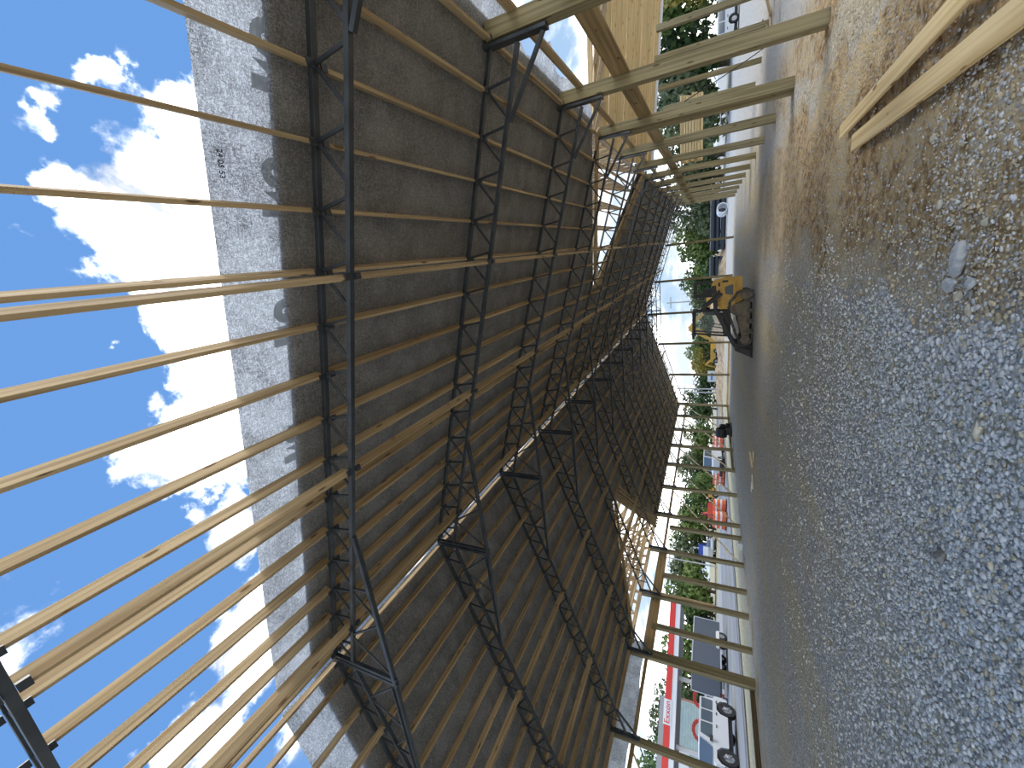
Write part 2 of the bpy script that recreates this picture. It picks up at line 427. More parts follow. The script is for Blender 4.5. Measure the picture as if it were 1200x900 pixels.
ROCKT = mat_var('tan_rock', (0.50, 0.43, 0.30), (0.70, 0.64, 0.50), 12, 0.85, bump=.3)
ROCKD = mat_var('dark_rock', (0.17, 0.16, 0.14), (0.28, 0.26, 0.22), 12, 0.85, bump=.3)
ROCKS = [  # x, y, size, stretch, colour, label
 (5.72, 4.12, .075, 1.9, ROCKG, 'largest pale grey rock lying in the gravel at the edge of the brown soil'),
 (5.52, 4.20, .060, 1.3, ROCKG, 'flat grey rock next to the largest rock in the foreground'),
 (5.45, 4.06, .042, 1.2, ROCKT, 'small cream rock among the grey foreground stones'),
 (5.38, 3.90, .034, 1.5, ROCKT, 'pale tan stone at the front of the rock cluster'),
 (5.55, 3.92, .045, 1.2, ROCKG, 'grey angular rock half sunk in the tan gravel'),
 (6.10, 4.60, .040, 1.1, ROCKT, 'yellowish rounded stone on the brown soil edge'),
 (5.95, 3.92, .032, 1.2, ROCKT, 'cream pebble at the right of the rock cluster'),
 (6.62, 4.85, .032, 1.3, ROCKT, 'sandy coloured rock on the bare soil below the two boards'),
 (6.85, 4.35, .028, 1.4, ROCKT, 'pale flat stone on the soil close to the two boards'),
 (3.55, 3.62, .060, 1.5, ROCKD, 'dark lump of soil on the grey gravel in the foreground'),
 (4.62, 3.52, .050, 1.4, ROCKT, 'tan stone at the very front of the gravel'),
]
for i, (x, y, s, st, m, lab) in enumerate(ROCKS):
    o = link('rock', rock_mesh(i + 3, s * st, s, s * .7, m), None, (x, y, gh(x, y) + s * .3)); o.rotation_euler = (0, 0, i * 1.3)
    tag(o, lab, 'rock', 'rocks in the foreground')

# ------------------------------------------------------------------ roof sheets
def roof_sheet(side, y0, y1, off, d0, d1, hole=None):
    pts = [(d0, y0), (d1, y0)]
    if hole: pts += hole
    pts += [(d1, y1), (d0, y1)]
    V = [slope_pt(side, dd, y, off) for dd, y in pts]
    m = MB(); idx = list(range(len(V)))
    m.add(V, [tuple(idx)]); return m
HOLE_R = [(9.85, 12.25), (4.95, 16.85), (9.85, 20.55)]
HOLE_L = [(10.2, 13.55), (5.55, 17.15), (10.2, 21.35)]
YS, YC, YE = 2.26, 2.86, 41.9
for side, d1, hole, nm in ((1, 9.85, HOLE_R, 'right'), (-1, 10.2, HOLE_L, 'left')):
    tag(roof_sheet(side, YC, YE, 0.100, 0.065, d1, hole).build('ceiling', SHEET), 'grey fibrous underlayment covering the %s roof slope' % nm, kind='structure')
    tag(roof_sheet(side, YS, YC, 0.100, 0.065, d1).build('ceiling', SHEET), 'sunlit leading strip of underlayment on the %s roof slope' % nm, kind='structure')
    tag(roof_sheet(side, YC + .005, YE + .05, 0.125, 0.070, d1 + .02, hole).build('roof_panel', PANEL), 'metal roofing over the underlayment on the %s slope' % nm, kind='structure')
# loose edge of the sheet waving beyond the right eave
m = MB(); nu, nv = 60, 5; vs = []
for i in range(nu + 1):
    y = 2.9 + (12.1 - 2.9) * i / nu
    wv = 0.16 + 0.11 * math.sin(y * 2.3) + 0.07 * math.sin(y * 5.1 + 1)
    for j in range(nv + 1):
        t = j / nv
        vs.append(slope_pt(1, 9.85 + wv * t * 1.6, y, 0.10 + t * (0.07 * math.sin(y * 4 + t * 2) + .10 * math.sin(y * 1.7))))
m.add(vs, [(i * (nv + 1) + j, i * (nv + 1) + j + 1, (i + 1) * (nv + 1) + j + 1, (i + 1) * (nv + 1) + j) for i in range(nu) for j in range(nv)])
tag(m.build('trim_1', SHEET, smooth=True), 'wavy loose underlayment edge hanging past the right eave', kind='structure')
# hanging flap at the left eave
m = MB(); vs = []
for i in range(41):
    y = 2.9 + 10.6 * i / 40
    for j in range(4):
        t = j / 3; vs.append((-9.70 - .04 * math.sin(y * 3 + t), y, 4.43 - t * (0.58 + .06 * math.sin(y * 1.9))))
m.add(vs, [(i * 4 + j, i * 4 + j + 1, (i + 1) * 4 + j + 1, (i + 1) * 4 + j) for i in range(40) for j in range(3)])
tag(m.build('trim_2', SHEET, smooth=True), 'printed underlayment flap hanging below the left eave', kind='structure')
# half-covered grey lettering at the edge of the sunlit strip
def on_sheet(side, polys, name, lab):
    m = MB()
    for poly in polys:
        m.add([slope_pt(side, dd, y, 0.096) for dd, y in poly], [tuple(range(len(poly)))])
    tag(m.build(name, INK), lab, kind='structure')
def arc(cx, cy, r0, r1, a0, a1, n=8):
    o = [(cx + r1 * math.cos(a0 + (a1 - a0) * i / n), cy + r1 * math.sin(a0 + (a1 - a0) * i / n)) for i in range(n + 1)]
    return o + [(cx + r0 * math.cos(a1 - (a1 - a0) * i / n), cy + r0 * math.sin(a1 - (a1 - a0) * i / n)) for i in range(n + 1)]
for k, dd in enumerate((8.35, 7.35, 6.05, 4.55)):
    on_sheet(1, [arc(dd + .10, YC, .03, .13, math.pi, 2 * math.pi), [(dd - .06, YC), (dd - .06, YC - .13), (dd - .14, YC)],
                 [(dd - .17, YC), (dd - .17, YC - .15), (dd - .28, YC - .15), (dd - .28, YC)]], 'trim_%d' % (3 + k),
             ('grey print on the sunlit strip nearest the right eave', 'grey print on the sunlit strip below the third purlin',
              'grey print on the sunlit strip at mid slope', 'grey print on the sunlit strip nearest the ridge')[k])
def text(name, s, size, mt, parent=None, extrude=0.003, align='CENTER'):
    c = bpy.data.curves.new(name, 'FONT'); c.body = s; c.size = size; c.extrude = extrude; c.align_x = align; c.align_y = 'CENTER'
    c.materials.append(mt); o = bpy.data.objects.new(name, c); COL.objects.link(o)
    me = bpy.data.meshes.new_from_object(o); bpy.data.objects.remove(o)
    o = link(name, me, parent)
    return o
INKD = mat('black_print', (0.03, 0.03, 0.035), 0.6)
tx = text('trim_7', '24 05 53', 0.062, INKD)
yy = Vector((0, 1, 0)); xx = Vector((-CS, 0, SN)); zz = xx.cross(yy)      # read from below
tx.matrix_basis = Matrix.Translation(slope_pt(1, 7.46, 2.38, 0.094)) @ Matrix((xx, yy, zz)).transposed().to_4x4()
tag(tx, 'small black date stamp printed on the sunlit strip', kind='structure')

# ------------------------------------------------------------------ steel trusses
SP = 0.157
PD = [0.125] + [i * S - SP for i in range(1, 17)]                   # purlins: distance from the ridge down the slope
PDL = [0.125] + [(i * S - SP) * 1.035 for i in range(1, 17)]
def make_truss():
    t = empty('roof_truss', (0, 0, 0))
    UPY = (0, 1, 0)
    def b(name, x0, z0, x1, z1, w, h, y=0.0): return beam(name, (x0, y, z0), (x1, y, z1), h, w, STEEL, UPY, t)   # w along y, h in plane
    for s, X in ((1, XR), (-1, XL)):
        ax = abs(X)
        b('top_chord', 0, ZR - .03, s * ax, zs(ax), .065, .06)
        b('bottom_chord', s * .10, zs(.10) - .45, s * (ax - .12), zs(ax - .12) - .45, .065, .06)
        b('end_plate', s * (ax - .06), zs(ax) + .10, s * (ax - .06), zs(ax) - .86, .16, .05)
        b('knee_brace', s * (ax - 1.05), zs(ax - 1.05) - .50, s * (ax - .10), zs(ax) - .80, .055, .055)
        b('king_post', s * .045, ZR - .02, s * .045, 5.99, .06, .06)
        b('tie_beam', s * 2.72, zs(2.72) - .47, 0, 6.04, .065, .065)
        b('splice_bar', s * 2.4, 6.075, s * .1, 6.075, .03, .02, .05 * s)
        pd = PD if s > 0 else PDL
        for i, dd in enumerate(pd):
            x = dd * CS
            if i == 0 or x > ax - .25: continue
            b('web_strut', s * x, zs(x) - .02, s * (x + .05), zs(x + .05) - .43, .03, .035)
            x2 = max(.12, x - .42)
            b('web_diagonal', s * (x - .02), zs(x) - .03, s * x2, zs(x2) - .43, .03, .035, .012)
        for x0, z0, x1, z1 in ((1.75, 6.05, 1.72, zs(1.72) - .45), (1.65, zs(1.65) - .45, 1.22, 6.05), (1.12, 6.05, .72, zs(.72) - .45), (.66, zs(.66) - .45, .12, 6.07)):
            b('web_diagonal', s * x0, z0, s * x1, z1, .03, .035)
    m = MB()                                                        # saddle hangers that carry the purlins
    for s, pd in ((1, PD), (-1, PDL)):
        for dd in pd:
            p = slope_pt(s, dd, 0, -.055)
            for yy in (-.075, .075): m.box(p.x - .035, p.x + .035, yy - .035, yy + .035, p.z - .012, p.z + .004)
    m.build('purlin_hangers', STEEL, t)['kind'] = 'stuff'
    m = MB()
    for x in (6.15, 3.8, .93, -1.25, -4.0, -6.4):
        for yy in (-.07, .07): m.box(x - .035, x + .035, yy - .035, yy + .035, zs(x) - .50, zs(x) - .47)
    m.build('brace_hangers', STEEL, t)['kind'] = 'stuff'
    return t
T0 = make_truss()
for i, y in enumerate(T):
    o = T0 if i == 0 else copy_tree(T0)
    o.location = (0, y, 0)
    lab = ('black steel truss overhead in the uncovered bay, cut off at the frame edge' if i == 0 else
           'nearest full black steel truss, just past the sunlit underlayment strip' if i == 1 else
           'black steel lattice truss at the far open end of the building' if i == len(T) - 1 else
           '%s black steel lattice truss past the sunlit underlayment strip' % ORD[i - 1])
    tag(o, lab, 'truss', 'black steel roof trusses')

# ------------------------------------------------------------------ purlins
def purlin(side, k, y0, y1):
    dd = (PD if side > 0 else PDL)[k]
    n = Vector((side * SN, 0, CS))
    p, q = slope_pt(side, dd, y0 + .035, .025), slope_pt(side, dd, y1 - .035, .025)
    return beam('roof_purlin', p, q, .038, .14, PINE, n)
SIDE = {1: 'right', -1: 'left'}
def bay_name(b):
    return ('uncovered bay' if b == 0 else '%s bay' % ORD[b])
for b in range(0, 8):
    for side in (1, -1):
        for k in range(17):
            o = purlin(side, k, T[b], T[b + 1])
            row = 'the ridge board' if k == 0 else 'purlin %s from the ridge' % ORD[k - 1] if False else None
            lab = ('pine ridge purlin at the top of the %s slope in the %s' % (SIDE[side], bay_name(b)) if k == 0 else
                   'pine eave purlin at the foot of the %s slope in the %s' % (SIDE[side], bay_name(b)) if k == 16 else
                   '%s pine purlin from the ridge, %s slope, %s' % (ORD[k - 1], SIDE[side], bay_name(b)))
            tag(o, lab, 'purlin', 'pine roof purlins')
for side, ks in ((-1, range(0, 9)), (1, range(0, 4))):                               # tails that show beyond the truss overhead
    for k in ks:
        o = purlin(side, k, T[0] - 3.0, T[0])
        tag(o, '%s pine purlin from the ridge on the %s slope, behind the truss overhead' % (ORD[k], SIDE[side]), 'purlin', 'pine roof purlins')
m = MB()
for b in range(8, 13):
    for side in (1, -1):
        for k in range(17):
            dd = (PD if side > 0 else PDL)[k]; n = Vector((side * SN, 0, CS))
            m.bar(slope_pt(side, dd, T[b] + .035, .025), slope_pt(side, dd, T[b + 1] - .035, .025), .038, .14, n)
tag(m.build('far_purlins', PINE), 'pine purlins in the farthest roof bays', 'purlins', 'pine roof purlins', 'stuff')

# boards that brace the bottom chords
BX = [(6.15, 'right', 'nearest the right eave'), (3.8, 'right', 'at mid slope'), (.93, 'right', 'nearest the ridge'),
      (-1.25, 'left', 'nearest the ridge'), (-4.0, 'left', 'at mid slope'), (-6.4, 'left', 'nearest the left eave')]
for x, sd, wh in BX:
    n = Vector((SN if x > 0 else -SN, 0, CS))
    for b in range(0, 13):
        z = zs(x) - .41
        o = beam('chord_brace', (x, T[b] + .04, z), (x, T[b + 1] - .04, z), .038, .14, PINE, n)
        tag(o, 'pine brace board below the %s slope %s, %s' % (sd, wh, bay_name(b)), 'brace board', 'brace boards on the bottom chords')

# ------------------------------------------------------------------ posts
def post(name, x, y, z1, w=.19, d=.19, z0=-.06, mt=TREATED):
    return beam(name, (x, y, z0), (x, y, z1), w, d, mt, (0, 1, 0))
for i, y in enumerate(T):
    for s, X in ((1, XR + .105), (-1, XL - .095)):
        wd = .23 if s > 0 else .19
        o = post('timber_post', X, y + .02, zs(X) + .06, wd, wd)
        tag(o, ('treated timber post at the far corner of the %s wall' if i == 13 else ORD[i] + ' treated timber post counted along the %s wall from the camera') % SIDE[s],
            'post', 'treated posts of the %s wall' % SIDE[s])
# extra studs of the left wall under the cross gable and doubled posts
for x, y, z1, lab in ((XL - .1, 14.35, 3.75, 'single treated post between two truss posts in front of the grey trailer'),
                      (XL - .1, 17.45, 3.62, 'treated stud under the wide header of the left wall opening, nearer one'),
                      (XL - .1, 21.35, 3.62, 'treated stud under the wide header of the left wall opening, farther one'),
                      (XL - .1, 13.02, 3.9, 'second treated post doubled against the fourth post of the left wall'),
                      (XR + .02, 13.06, 3.9, 'second treated post doubled against a post of the right wall')):
    tag(post('timber_post', x, y, z1), lab, 'post', 'extra studs')
END = [(-6.48, 'far left'), (-3.33, 'left of the middle'), (-.35, 'middle'), (2.7, 'right of the middle'), (5.9, 'far right')]
for x, wh in END:
    tag(post('timber_post', x, T[13] + .1, zs(x) - .05, .19, .14), 'slim treated post of the far open gable end, %s one' % wh, 'post', 'posts of the far gable end')
# nailed side board on a left post
o = beam('nailed_board', (XL + .03, 16.06, 4.2), (XL + .03, 16.06, 1.35), .19, .038, PINE, (0, 1, 0)); tag(o, 'pale board nailed to the face of a left wall post', 'board')

# ------------------------------------------------------------------ headers, girts and braces
for b in range(0, 13):
    o = beam('wall_header', (9.36, T[b] + .0, 3.28), (9.36, T[b + 1], 3.28), .045, .33, HEADER)
    tag(o, 'wide header board along the outside of the right wall posts, %s' % bay_name(b), 'header', 'header boards of the right wall')
    o = beam('eave_girt', (9.36, T[b], 4.12), (9.36, T[b + 1], 4.12), .045, .14, PINE)
    tag(o, 'narrow girt board near the top of the right wall posts, %s' % bay_name(b), 'girt', 'eave girts of the right wall')
for b in range(0, 13):
    wide = b in (4, 5)
    o = beam('wall_header' if wide else 'eave_girt', (-9.74, T[b], 3.78), (-9.74, T[b + 1], 3.78), .045, .42 if wide else .13, HEADER)
    tag(o, 'wide header under the cross gable of the left wall, %s half' % ('nearer' if b == 4 else 'farther') if wide else
        'narrow girt along the left wall, %s' % bay_name(b), 'header' if wide else 'girt', 'girts and headers of the left wall')
for k, i in enumerate(range(8, 14)):
    y = T[i]
    o = beam('diagonal_brace', (-9.80, y + .1, 3.85), (-9.80, y - 5.9, .25), .038, .09, PINE_BRIGHT, (1, 0, 0))
    tag(o, '%s diagonal brace board outside the left wall, counted from the camera' % ORD[k], 'brace board', 'diagonal braces of the left wall')
o = beam('diagonal_brace', (-9.80, 9.5, 3.85), (-9.80, 5.0, .5), .038, .09, PINE_BRIGHT, (1, 0, 0))
tag(o, 'diagonal brace board outside the left wall beside the nearest post, at the frame edge', 'brace board', 'diagonal braces of the left wall')
# skirt boards at the foot of the left and far walls
for b in (2, 3, 9, 10, 11, 12):
    o = beam('skirt_board', (-9.74, T[b], .10), (-9.74, T[b + 1], .10), .04, .16, DARKWOOD if b < 4 else TREATED)
    tag(o, 'low skirt board at the foot of the left wall, %s' % bay_name(b), 'board', 'skirt boards of the left wall')
o = beam('skirt_board', (-9.5, 41.75, .12), (-3.4, 41.75, .12), .04, .16, PINE_BRIGHT); tag(o, 'pale low board across the left end of the far opening', 'board')

# ------------------------------------------------------------------ cross gables: valley frames over both eaves
def valley_truss(side, x, yc, half, z_base, z_ridge, lab, cat='gable truss'):
    t = empty('valley_truss', (side * x, yc, z_base))
    h = z_ridge - z_base
    def b(name, y0, z0, y1, z1): beam(name, (0, y0, z0), (0, y1, z1), .038, .09, PINE, (0, 0, 1), t)
    b('rafter', -half, 0, 0, h); b('rafter', half, 0, 0, h); b('sill', -half, 0.0, half, 0.0)
    nw = max(1, int(half / .75))
    for s in (1, -1):
        for i in range(1, nw + 1):
            yy = s * half * i / (nw + 1); zt = h * (1 - abs(yy) / half)
            b('upright', yy, 0.02, yy, zt)
            y2 = s * half * (i - 1) / (nw + 1); b('web', yy, 0.02, y2, h * (1 - abs(y2) / half) * .96)
    b('upright', 0, 0, 0, h)
    tag(t, lab, cat, 'valley frames of the %s cross gable' % SIDE[side])
for side, yc, zr, xa, xe, hw in ((1, 16.75, 5.88, 4.75, 9.2, 4.1), (-1, 17.3, 5.75, 5.3, 9.6, 3.9)):
    n = 6
    for i in range(n):
        x = xa + (xe - xa) * (i + 1) / n
        f = (x - xa) / (xe - xa)
        valley_truss(side, x, yc, hw * f, zs(x) + .14, zr, '%s wooden frame from the peak of the %s cross gable opening' % (ORD[i], SIDE[side]))
    for s, nm in ((-1, 'near'), (1, 'far')):
        p = Vector((side * xa, yc, zs(xa) + .0)); q = Vector((side * (xe + .05), yc + s * (hw + .12), zs(xe + .05) + .0))
        o = beam('valley_board', p, q, .24, .045, PINE, (side * SN, 0, CS)); tag(o, 'wide valley board on the %s side of the %s cross gable opening' % (nm, SIDE[side]), 'valley board')
        if s > 0:
            for j in range(3):
                dx = .28 * (j + 1)
                o = beam('valley_board', p + Vector((0, dx, -.03)), q + Vector((0, dx * .9, -.03)), .10, .045, PINE, (side * SN, 0, CS))
                tag(o, '%s narrow board beside the far valley of the %s cross gable' % (ORD[j], SIDE[side]), 'valley board')
    o = beam('ridge_board', (side * (xa + .45), yc, zr - .05), (side * (xe + (5.6 if side > 0 else 2.0)), yc, zr - (.40 if side > 0 else 0)), .045, .19, PINE)
    tag(o, 'ridge board of the %s cross gable' % SIDE[side], 'ridge board')
# sheathed porch roof beyond the right wall: boards seen from below
pr = empty('porch_roof', (9.6, 16.85, 5.35))
NB = 13; y0, z0, y1, z1 = 0.0, 0.40, 4.65, -1.14
for i in range(-2, NB):
    if i == -1: continue
    t0 = (i + .02) / NB; t1 = (i + .97) / NB
    if i < 0: ya, za, yb, zb = -.55, .22, -.22, .33
    else: ya, za, yb, zb = y0 + (y1 - y0) * t0, z0 + (z1 - z0) * t0, y0 + (y1 - y0) * t1, z0 + (z1 - z0) * t1
    wd = math.hypot(yb - ya, zb - za)
    mid0 = Vector((-.05, (ya + yb) / 2, (za + zb) / 2)); mid1 = mid0 + Vector((6.3, 0, -.57))
    nrm = Vector((0, -(zb - za), (yb - ya))).normalized()
    beam('sheathing_board', mid0 + nrm * (.006 * (i % 3)), mid1 + nrm * (.006 * (i % 3)), wd, .025, PINE_BRIGHT, nrm, pr)
beam('fascia_board', (-.05, y1 + .03, z1 - .03), (6.3, y1 + .03, z1 - .60), .03, .16, GALV, (0, 0, 1), pr)
for j in range(6):
    x = .3 + j * 1.15; beam('rafter', (x, 0, .36 - x * .09), (x, -4.2, -1.0 - x * .09), .038, .14, PINE, (0, 0, 1), pr)
tag(pr, 'porch roof of bare pine sheathing boards seen from below outside the right wall', 'porch roof')
for i, (x, y) in enumerate(((12.6, 13.75), (12.6, 16.4), (12.7, 19.0), (12.5, 21.7), (12.4, 24.3))):
    tag(post('porch_post', x, y, (3.05, 3.32, 3.68, 3.85, 3.9)[i], .17, .17), '%s treated porch post outside the right wall, counted from the camera' % ORD[i], 'post', 'porch posts')
# stack of fresh lumber held up outside
ls = empty('lumber_stack', (11.5, 25.4, 0))
for r in range(8):
    for c in range(3):
        z = 2.20 + r * .135
        beam('board', (-1.55 + .03 * ((r * 7 + c * 3) % 5), c * .17, z), (1.45 + .03 * ((r * 5 + c) % 4), c * .17, z), .15, .115, PINE_BRIGHT, (0, 0, 1), ls)
for x in (-1.3, 1.2): beam('support', (x, .17, -.05), (x, .17, 2.14), .14, .14, TREATED, (0, 1, 0), ls)
tag(ls, 'stack of fresh pine lumber raised on two timber legs beyond the right wall', 'lumber stack')

# ------------------------------------------------------------------ loose things near the right wall
for (p, q, lab) in (((7.30, 7.30, .05), (7.32, 2.2, .10), 'upper of two long pine boards lying on the soil, the narrower one'),
                    ((7.02, 6.72, .05), (6.92, 1.8, .08), 'lower of two long pine boards lying on the soil, the wider one')):
    pass
o = beam('loose_board', (7.22, 7.62, gh(7.2, 7.6) + .07), (7.60, 2.6, .09), .17, .04, PINE_BRIGHT); tag(o, 'narrow knot-marked pine board lying on brown soil, closest to the right wall', 'board', 'loose boards on the soil')
o = beam('loose_board', (6.98, 7.02, gh(6.98, 7.0) + .07), (7.12, 2.2, .09), .19, .04, PINE_BRIGHT); tag(o, 'wide pine board lying on brown soil, further from the right wall', 'board', 'loose boards on the soil')
REDP = mat('red_primer', (0.22, 0.06, 0.05), 0.6)
for i, (mt, dy, lab) in enumerate(((STEEL, 0, 'upper black steel angle leaning by a right wall post'), (REDP, .10, 'red primed steel angle leaning by a right wall post'), (STEEL, .2, 'lower black steel angle leaning by a right wall post'), (GALV, .28, 'bright metal strip leaning by a right wall post'))):
    o = beam('steel_angle', (9.55, 20.6 + dy, -.02), (9.50, 20.9 + dy, 1.62), .07, .05, mt); tag(o, lab, 'steel bar', 'steel bars by the right wall')
c = bpy.data.curves.new('cable', 'CURVE'); c.dimensions = '3D'; c.bevel_depth = .012
sp_ = c.splines.new('POLY'); sp_.points.add(6)
for i in range(7):
    t = i / 6; sp_.points[i].co = (9.6 + 2.7 * t * .55, 13.4 + 2.0 * t, 2.35 - 2.34 * t - .10 * math.sin(math.pi * t), 1)
c.materials.append(INKD); o = bpy.data.objects.new('cable', c); COL.objects.link(o); me = bpy.data.meshes.new_from_object(o); bpy.data.objects.remove(o); o = link('cable', me); tag(o, 'thin dark cable running down behind a right wall post', 'cable')
for i, (x, y, a, lab) in enumerate(((12.0, 18.2, .4, 'scrap board lying outside the right wall posts'), (12.25, 18.5, .9, 'weathered plank leaning on scrap outside the right wall'), (12.5, 17.9, .1, 'short dark offcut outside the right wall'))):
    o = beam('scrap_board', (x, y, .04 + .02 * i), (x + 1.0 * math.cos(a), y + 1.0 * math.sin(a), .06 + .14 * i), .19, .04, (PINE, TREATED, HEADER)[i]); tag(o, lab, 'board', 'scrap boards outside')
# scraps on the gravel, middle distance
WHITE = mat('white_board', (0.78, 0.76, 0.70), 0.7)
m = MB(); m.bar((-3.05, 17.2, .05), (-2.5, 17.5, .14), .28, .05); m.bar((-2.75, 17.15, .03), (-2.2, 17.05, .05), .14, .04)
tag(m.build('torn_carton', mat('tan_card', (0.62, 0.50, 0.33), .8)), 'torn tan carton scrap lying on the gravel', 'scrap')
m = MB(); m.bar((-3.75, 16.75, .03), (-3.45, 17.3, .03), .10, .04); m.bar((-3.6, 17.0, .05), (-4.15, 17.2, .04), .09, .03)
tag(m.build('wood_offcut', WHITE), 'white T-shaped wood offcut lying on the gravel', 'scrap')
m = MB(); m.box(-.2, .2, -.1, .1, 0, .22)
tag(m.build('paint_box', WHITE, None, (-9.35, 20.4, 0)), 'small white box at the foot of a left wall post', 'box')
# black drum of hose at the far left corner
BLK = mat('black_plastic', (0.012, 0.012, 0.014), 0.5)
hr = empty('hose_reel', (-9.05, 34.6, 0), .1)
m = MB()
m.tube((-.55, -.10, .75), (.10, -.10, .75), .42, .30, 20); m.build('coil', BLK, hr)
m = MB(); m.tube((-.12, .55, .60), (.22, .55, .60), .30, .2, 16); m.build('coil', BLK, hr)
m = MB()
for yy in (-.45, .2, .85): m.box(-.3, .3, yy - .04, yy + .04, .04, .42)
m.box(-.35, .35, -.7, 1.0, 0, .10); m.build('stand', BLK, hr)
tag(hr, 'black hose coils on a low stand at the foot of a left wall post', 'hose reel')

# ------------------------------------------------------------------ track loader
YEL = mat_var('machine_yellow', (0.62, 0.36, 0.055), (0.48, 0.28, 0.06), 5, 0.5)
RUB = mat_var('dusty_rubber', (0.045, 0.042, 0.038), (0.12, 0.11, 0.09), 8, 0.85)
DUST = mat_var('dusty_steel', (0.19, 0.155, 0.11), (0.11, 0.09, 0.065), 6, 0.8)
GLASS = mat('dark_glass', (0.16, 0.19, 0.21), 0.08, 0, 0.8)
def make_loader():
    t = empty('track_loader', (4.35, 21.0, 0), math.pi + .08)          # local +x runs forward, rear at x = 0
    for s, nm in ((1, 'far'), (-1, 'near')):
        yy = s * .72; w = .42
        prof = [(.62, .10), (.80, 0), (2.75, 0), (3.02, .16), (3.05, .38), (2.85, .55), (1.75, .93), (1.40, 1.0), (1.05, .95), (.68, .62), (.58, .32)]
        tr = empty('track', (0, yy, 0)); tr.parent = t
        m = MB(); n = len(prof); cx, cz = 1.75, .42
        inn = [(cx + (u - cx) * .90, cz + (z - cz) * .82) for u, z in prof]
        vs = []
        for a in (-w / 2, w / 2): vs += [(u, a, z) for u, z in prof] + [(u, a, z) for u, z in inn]
        for i in range(n):
            j = (i + 1) % n
            m.add([], [])
        fs = []
        for i in range(n):
            j = (i + 1) % n
            fs += [(i, j, j + 2 * n, i + 2 * n), (i + n, i + 3 * n, j + 3 * n, j + n), (i, i + n, j + n, j), (i + 2 * n, j + 2 * n, j + 3 * n, i + 3 * n)]
        m.add(vs, fs); m.build('belt', RUB, tr)
        m = MB()
        for i in range(n):
            p, q = Vector((prof[i][0], 0, prof[i][1])), Vector((prof[(i + 1) % n][0], 0, prof[(i + 1) % n][1]))
            k = max(1, int((q - p).length / .12))
            for j in range(k):
                c_ = p + (q - p) * (j + .5) / k; m.box(c_.x - .03, c_.x + .03, -w / 2, w / 2, c_.z - .025, c_.z + .025)
        m.build('lugs', RUB, tr)
        m = MB(); m.prism([(.95, .16), (2.75, .14), (2.8, .38), (1.9, .6), (1.15, .62)], -.12, .12); m.build('frame', DUST, tr)
        m = MB(); m.cyl((1.42, -.2, .66), (1.42, .2, .66), .25, 20); m.cyl((1.42, -.23, .66), (1.42, .23, .66), .13, 14); m.build('sprocket', DUST, tr)
        for x in (1.05, 1.5, 1.95, 2.4):
            m = MB(); m.cyl((x, -.19, .15), (x, .19, .15), .11, 12); m.build('roller', RUB, tr)
        for x, z in ((.86, .28), (2.78, .30)):
            m = MB(); m.cyl((x, -.19, z), (x, .19, z), .20, 16); m.build('idler', DUST, tr)
    m = MB(); m.prism([(.05, .45), (.02, 1.05), (.12, 1.52), (.75, 1.62), (1.40, 1.30), (1.42, .55), (1.1, .42)], -.62, .62); m.build('engine_hood', YEL, t)
    for a, b_ in ((-.90, -.62), (.62, .90)):
        m = MB(); m.prism([(.10, .75), (.06, 1.28), (.16, 1.58), (.42, 1.66), (.62, 1.32), (1.35, 1.20), (1.42, .70)], a, b_); m.build('side_panel', YEL, t)
    m = MB()
    for x in (.24, .55): m.box(x, x + .16, .895, .915, 1.30, 1.38)
    m.box(.16, .24, .895, .915, 1.0, 1.22); m.build('vent', BLK, t)
    m = MB(); m.prism([(.34, .80), (.80, .80), (.74, 1.10), (.44, 1.12)], .895, .915); m.build('decal', mat('decal_grey', (.08, .09, .10), .5), t)
    m = MB()                                                          # black guard above the engine
    for x in (.20, .80):
        for y in (-.5, .5): m.box(x - .05, x + .05, y - .04, y + .04, 1.5, 2.32)
    m.box(.14, .86, -.56, .56, 2.25, 2.36); m.box(.14, .24, -.5, .5, 1.95, 2.3); m.box(.5, .8, -.5, .5, 1.6, 2.0); m.build('engine_guard', BLK, t)
    m = MB(); m.bar((.70, -.96, 1.22), (1.32, -.96, 1.98), .09, .13); m.bar((.70, .96, 1.22), (1.32, .96, 1.98), .09, .13); m.build('lift_cylinder', BLK, t)
    m = MB()
    for y in (-.86, .86):
        m.bar((.35, y, 1.55), (1.45, y, 1.45), .10, .17); m.bar((1.45, y, 1.45), (2.95, y, .72), .10, .16); m.bar((2.95, y, .75), (3.12, y, .30), .10, .15)
    m.build('lift_arm', BLK, t)
    # cab
    cb = empty('cab', (0, 0, 0)); cb.parent = t
    m = MB()
    for y in (-.5, .5):
        m.bar((1.48, y, .75), (1.46, y, 2.32), .07, .07); m.bar((2.62, y, .8), (2.45, y, 2.32), .07, .08); m.bar((1.46, y, 2.32), (2.62, y, 2.34), .07, .07)
        m.bar((1.48, y, 1.02), (2.6, y, .98), .06, .3)
    for x, z in ((1.46, 2.32), (2.55, 2.34), (2.62, .85)): m.bar((x, -.5, z), (x, .5, z), .07, .07)
    m.build('cab_frame', BLK, cb)
    m = MB(); m.box(1.40, 2.72, -.56, .56, 2.33, 2.41); m.build('cab_roof', BLK, cb)
    gl = mat('cab_glass', (0.9, 0.95, 0.97), 0.05); g_ = gl.node_tree.nodes['Principled BSDF']; g_.inputs['Transmission Weight'].default_value = .9; g_.inputs['IOR'].default_value = 1.05
    for yy in (-.49, .49):
        m = MB(); m.add([(1.5, yy, 1.15), (2.57, yy, 1.12), (2.44, yy, 2.28), (1.5, yy, 2.28)], [(0, 1, 2, 3)]); m.build('window', gl, cb)
    m = MB(); m.box(1.62, 2.02, -.25, .25, .95, 1.25); m.bar((1.66, 0, 1.2), (1.58, 0, 1.85), .45, .12, (1, 0, 0)); m.build('seat', BLK, cb)
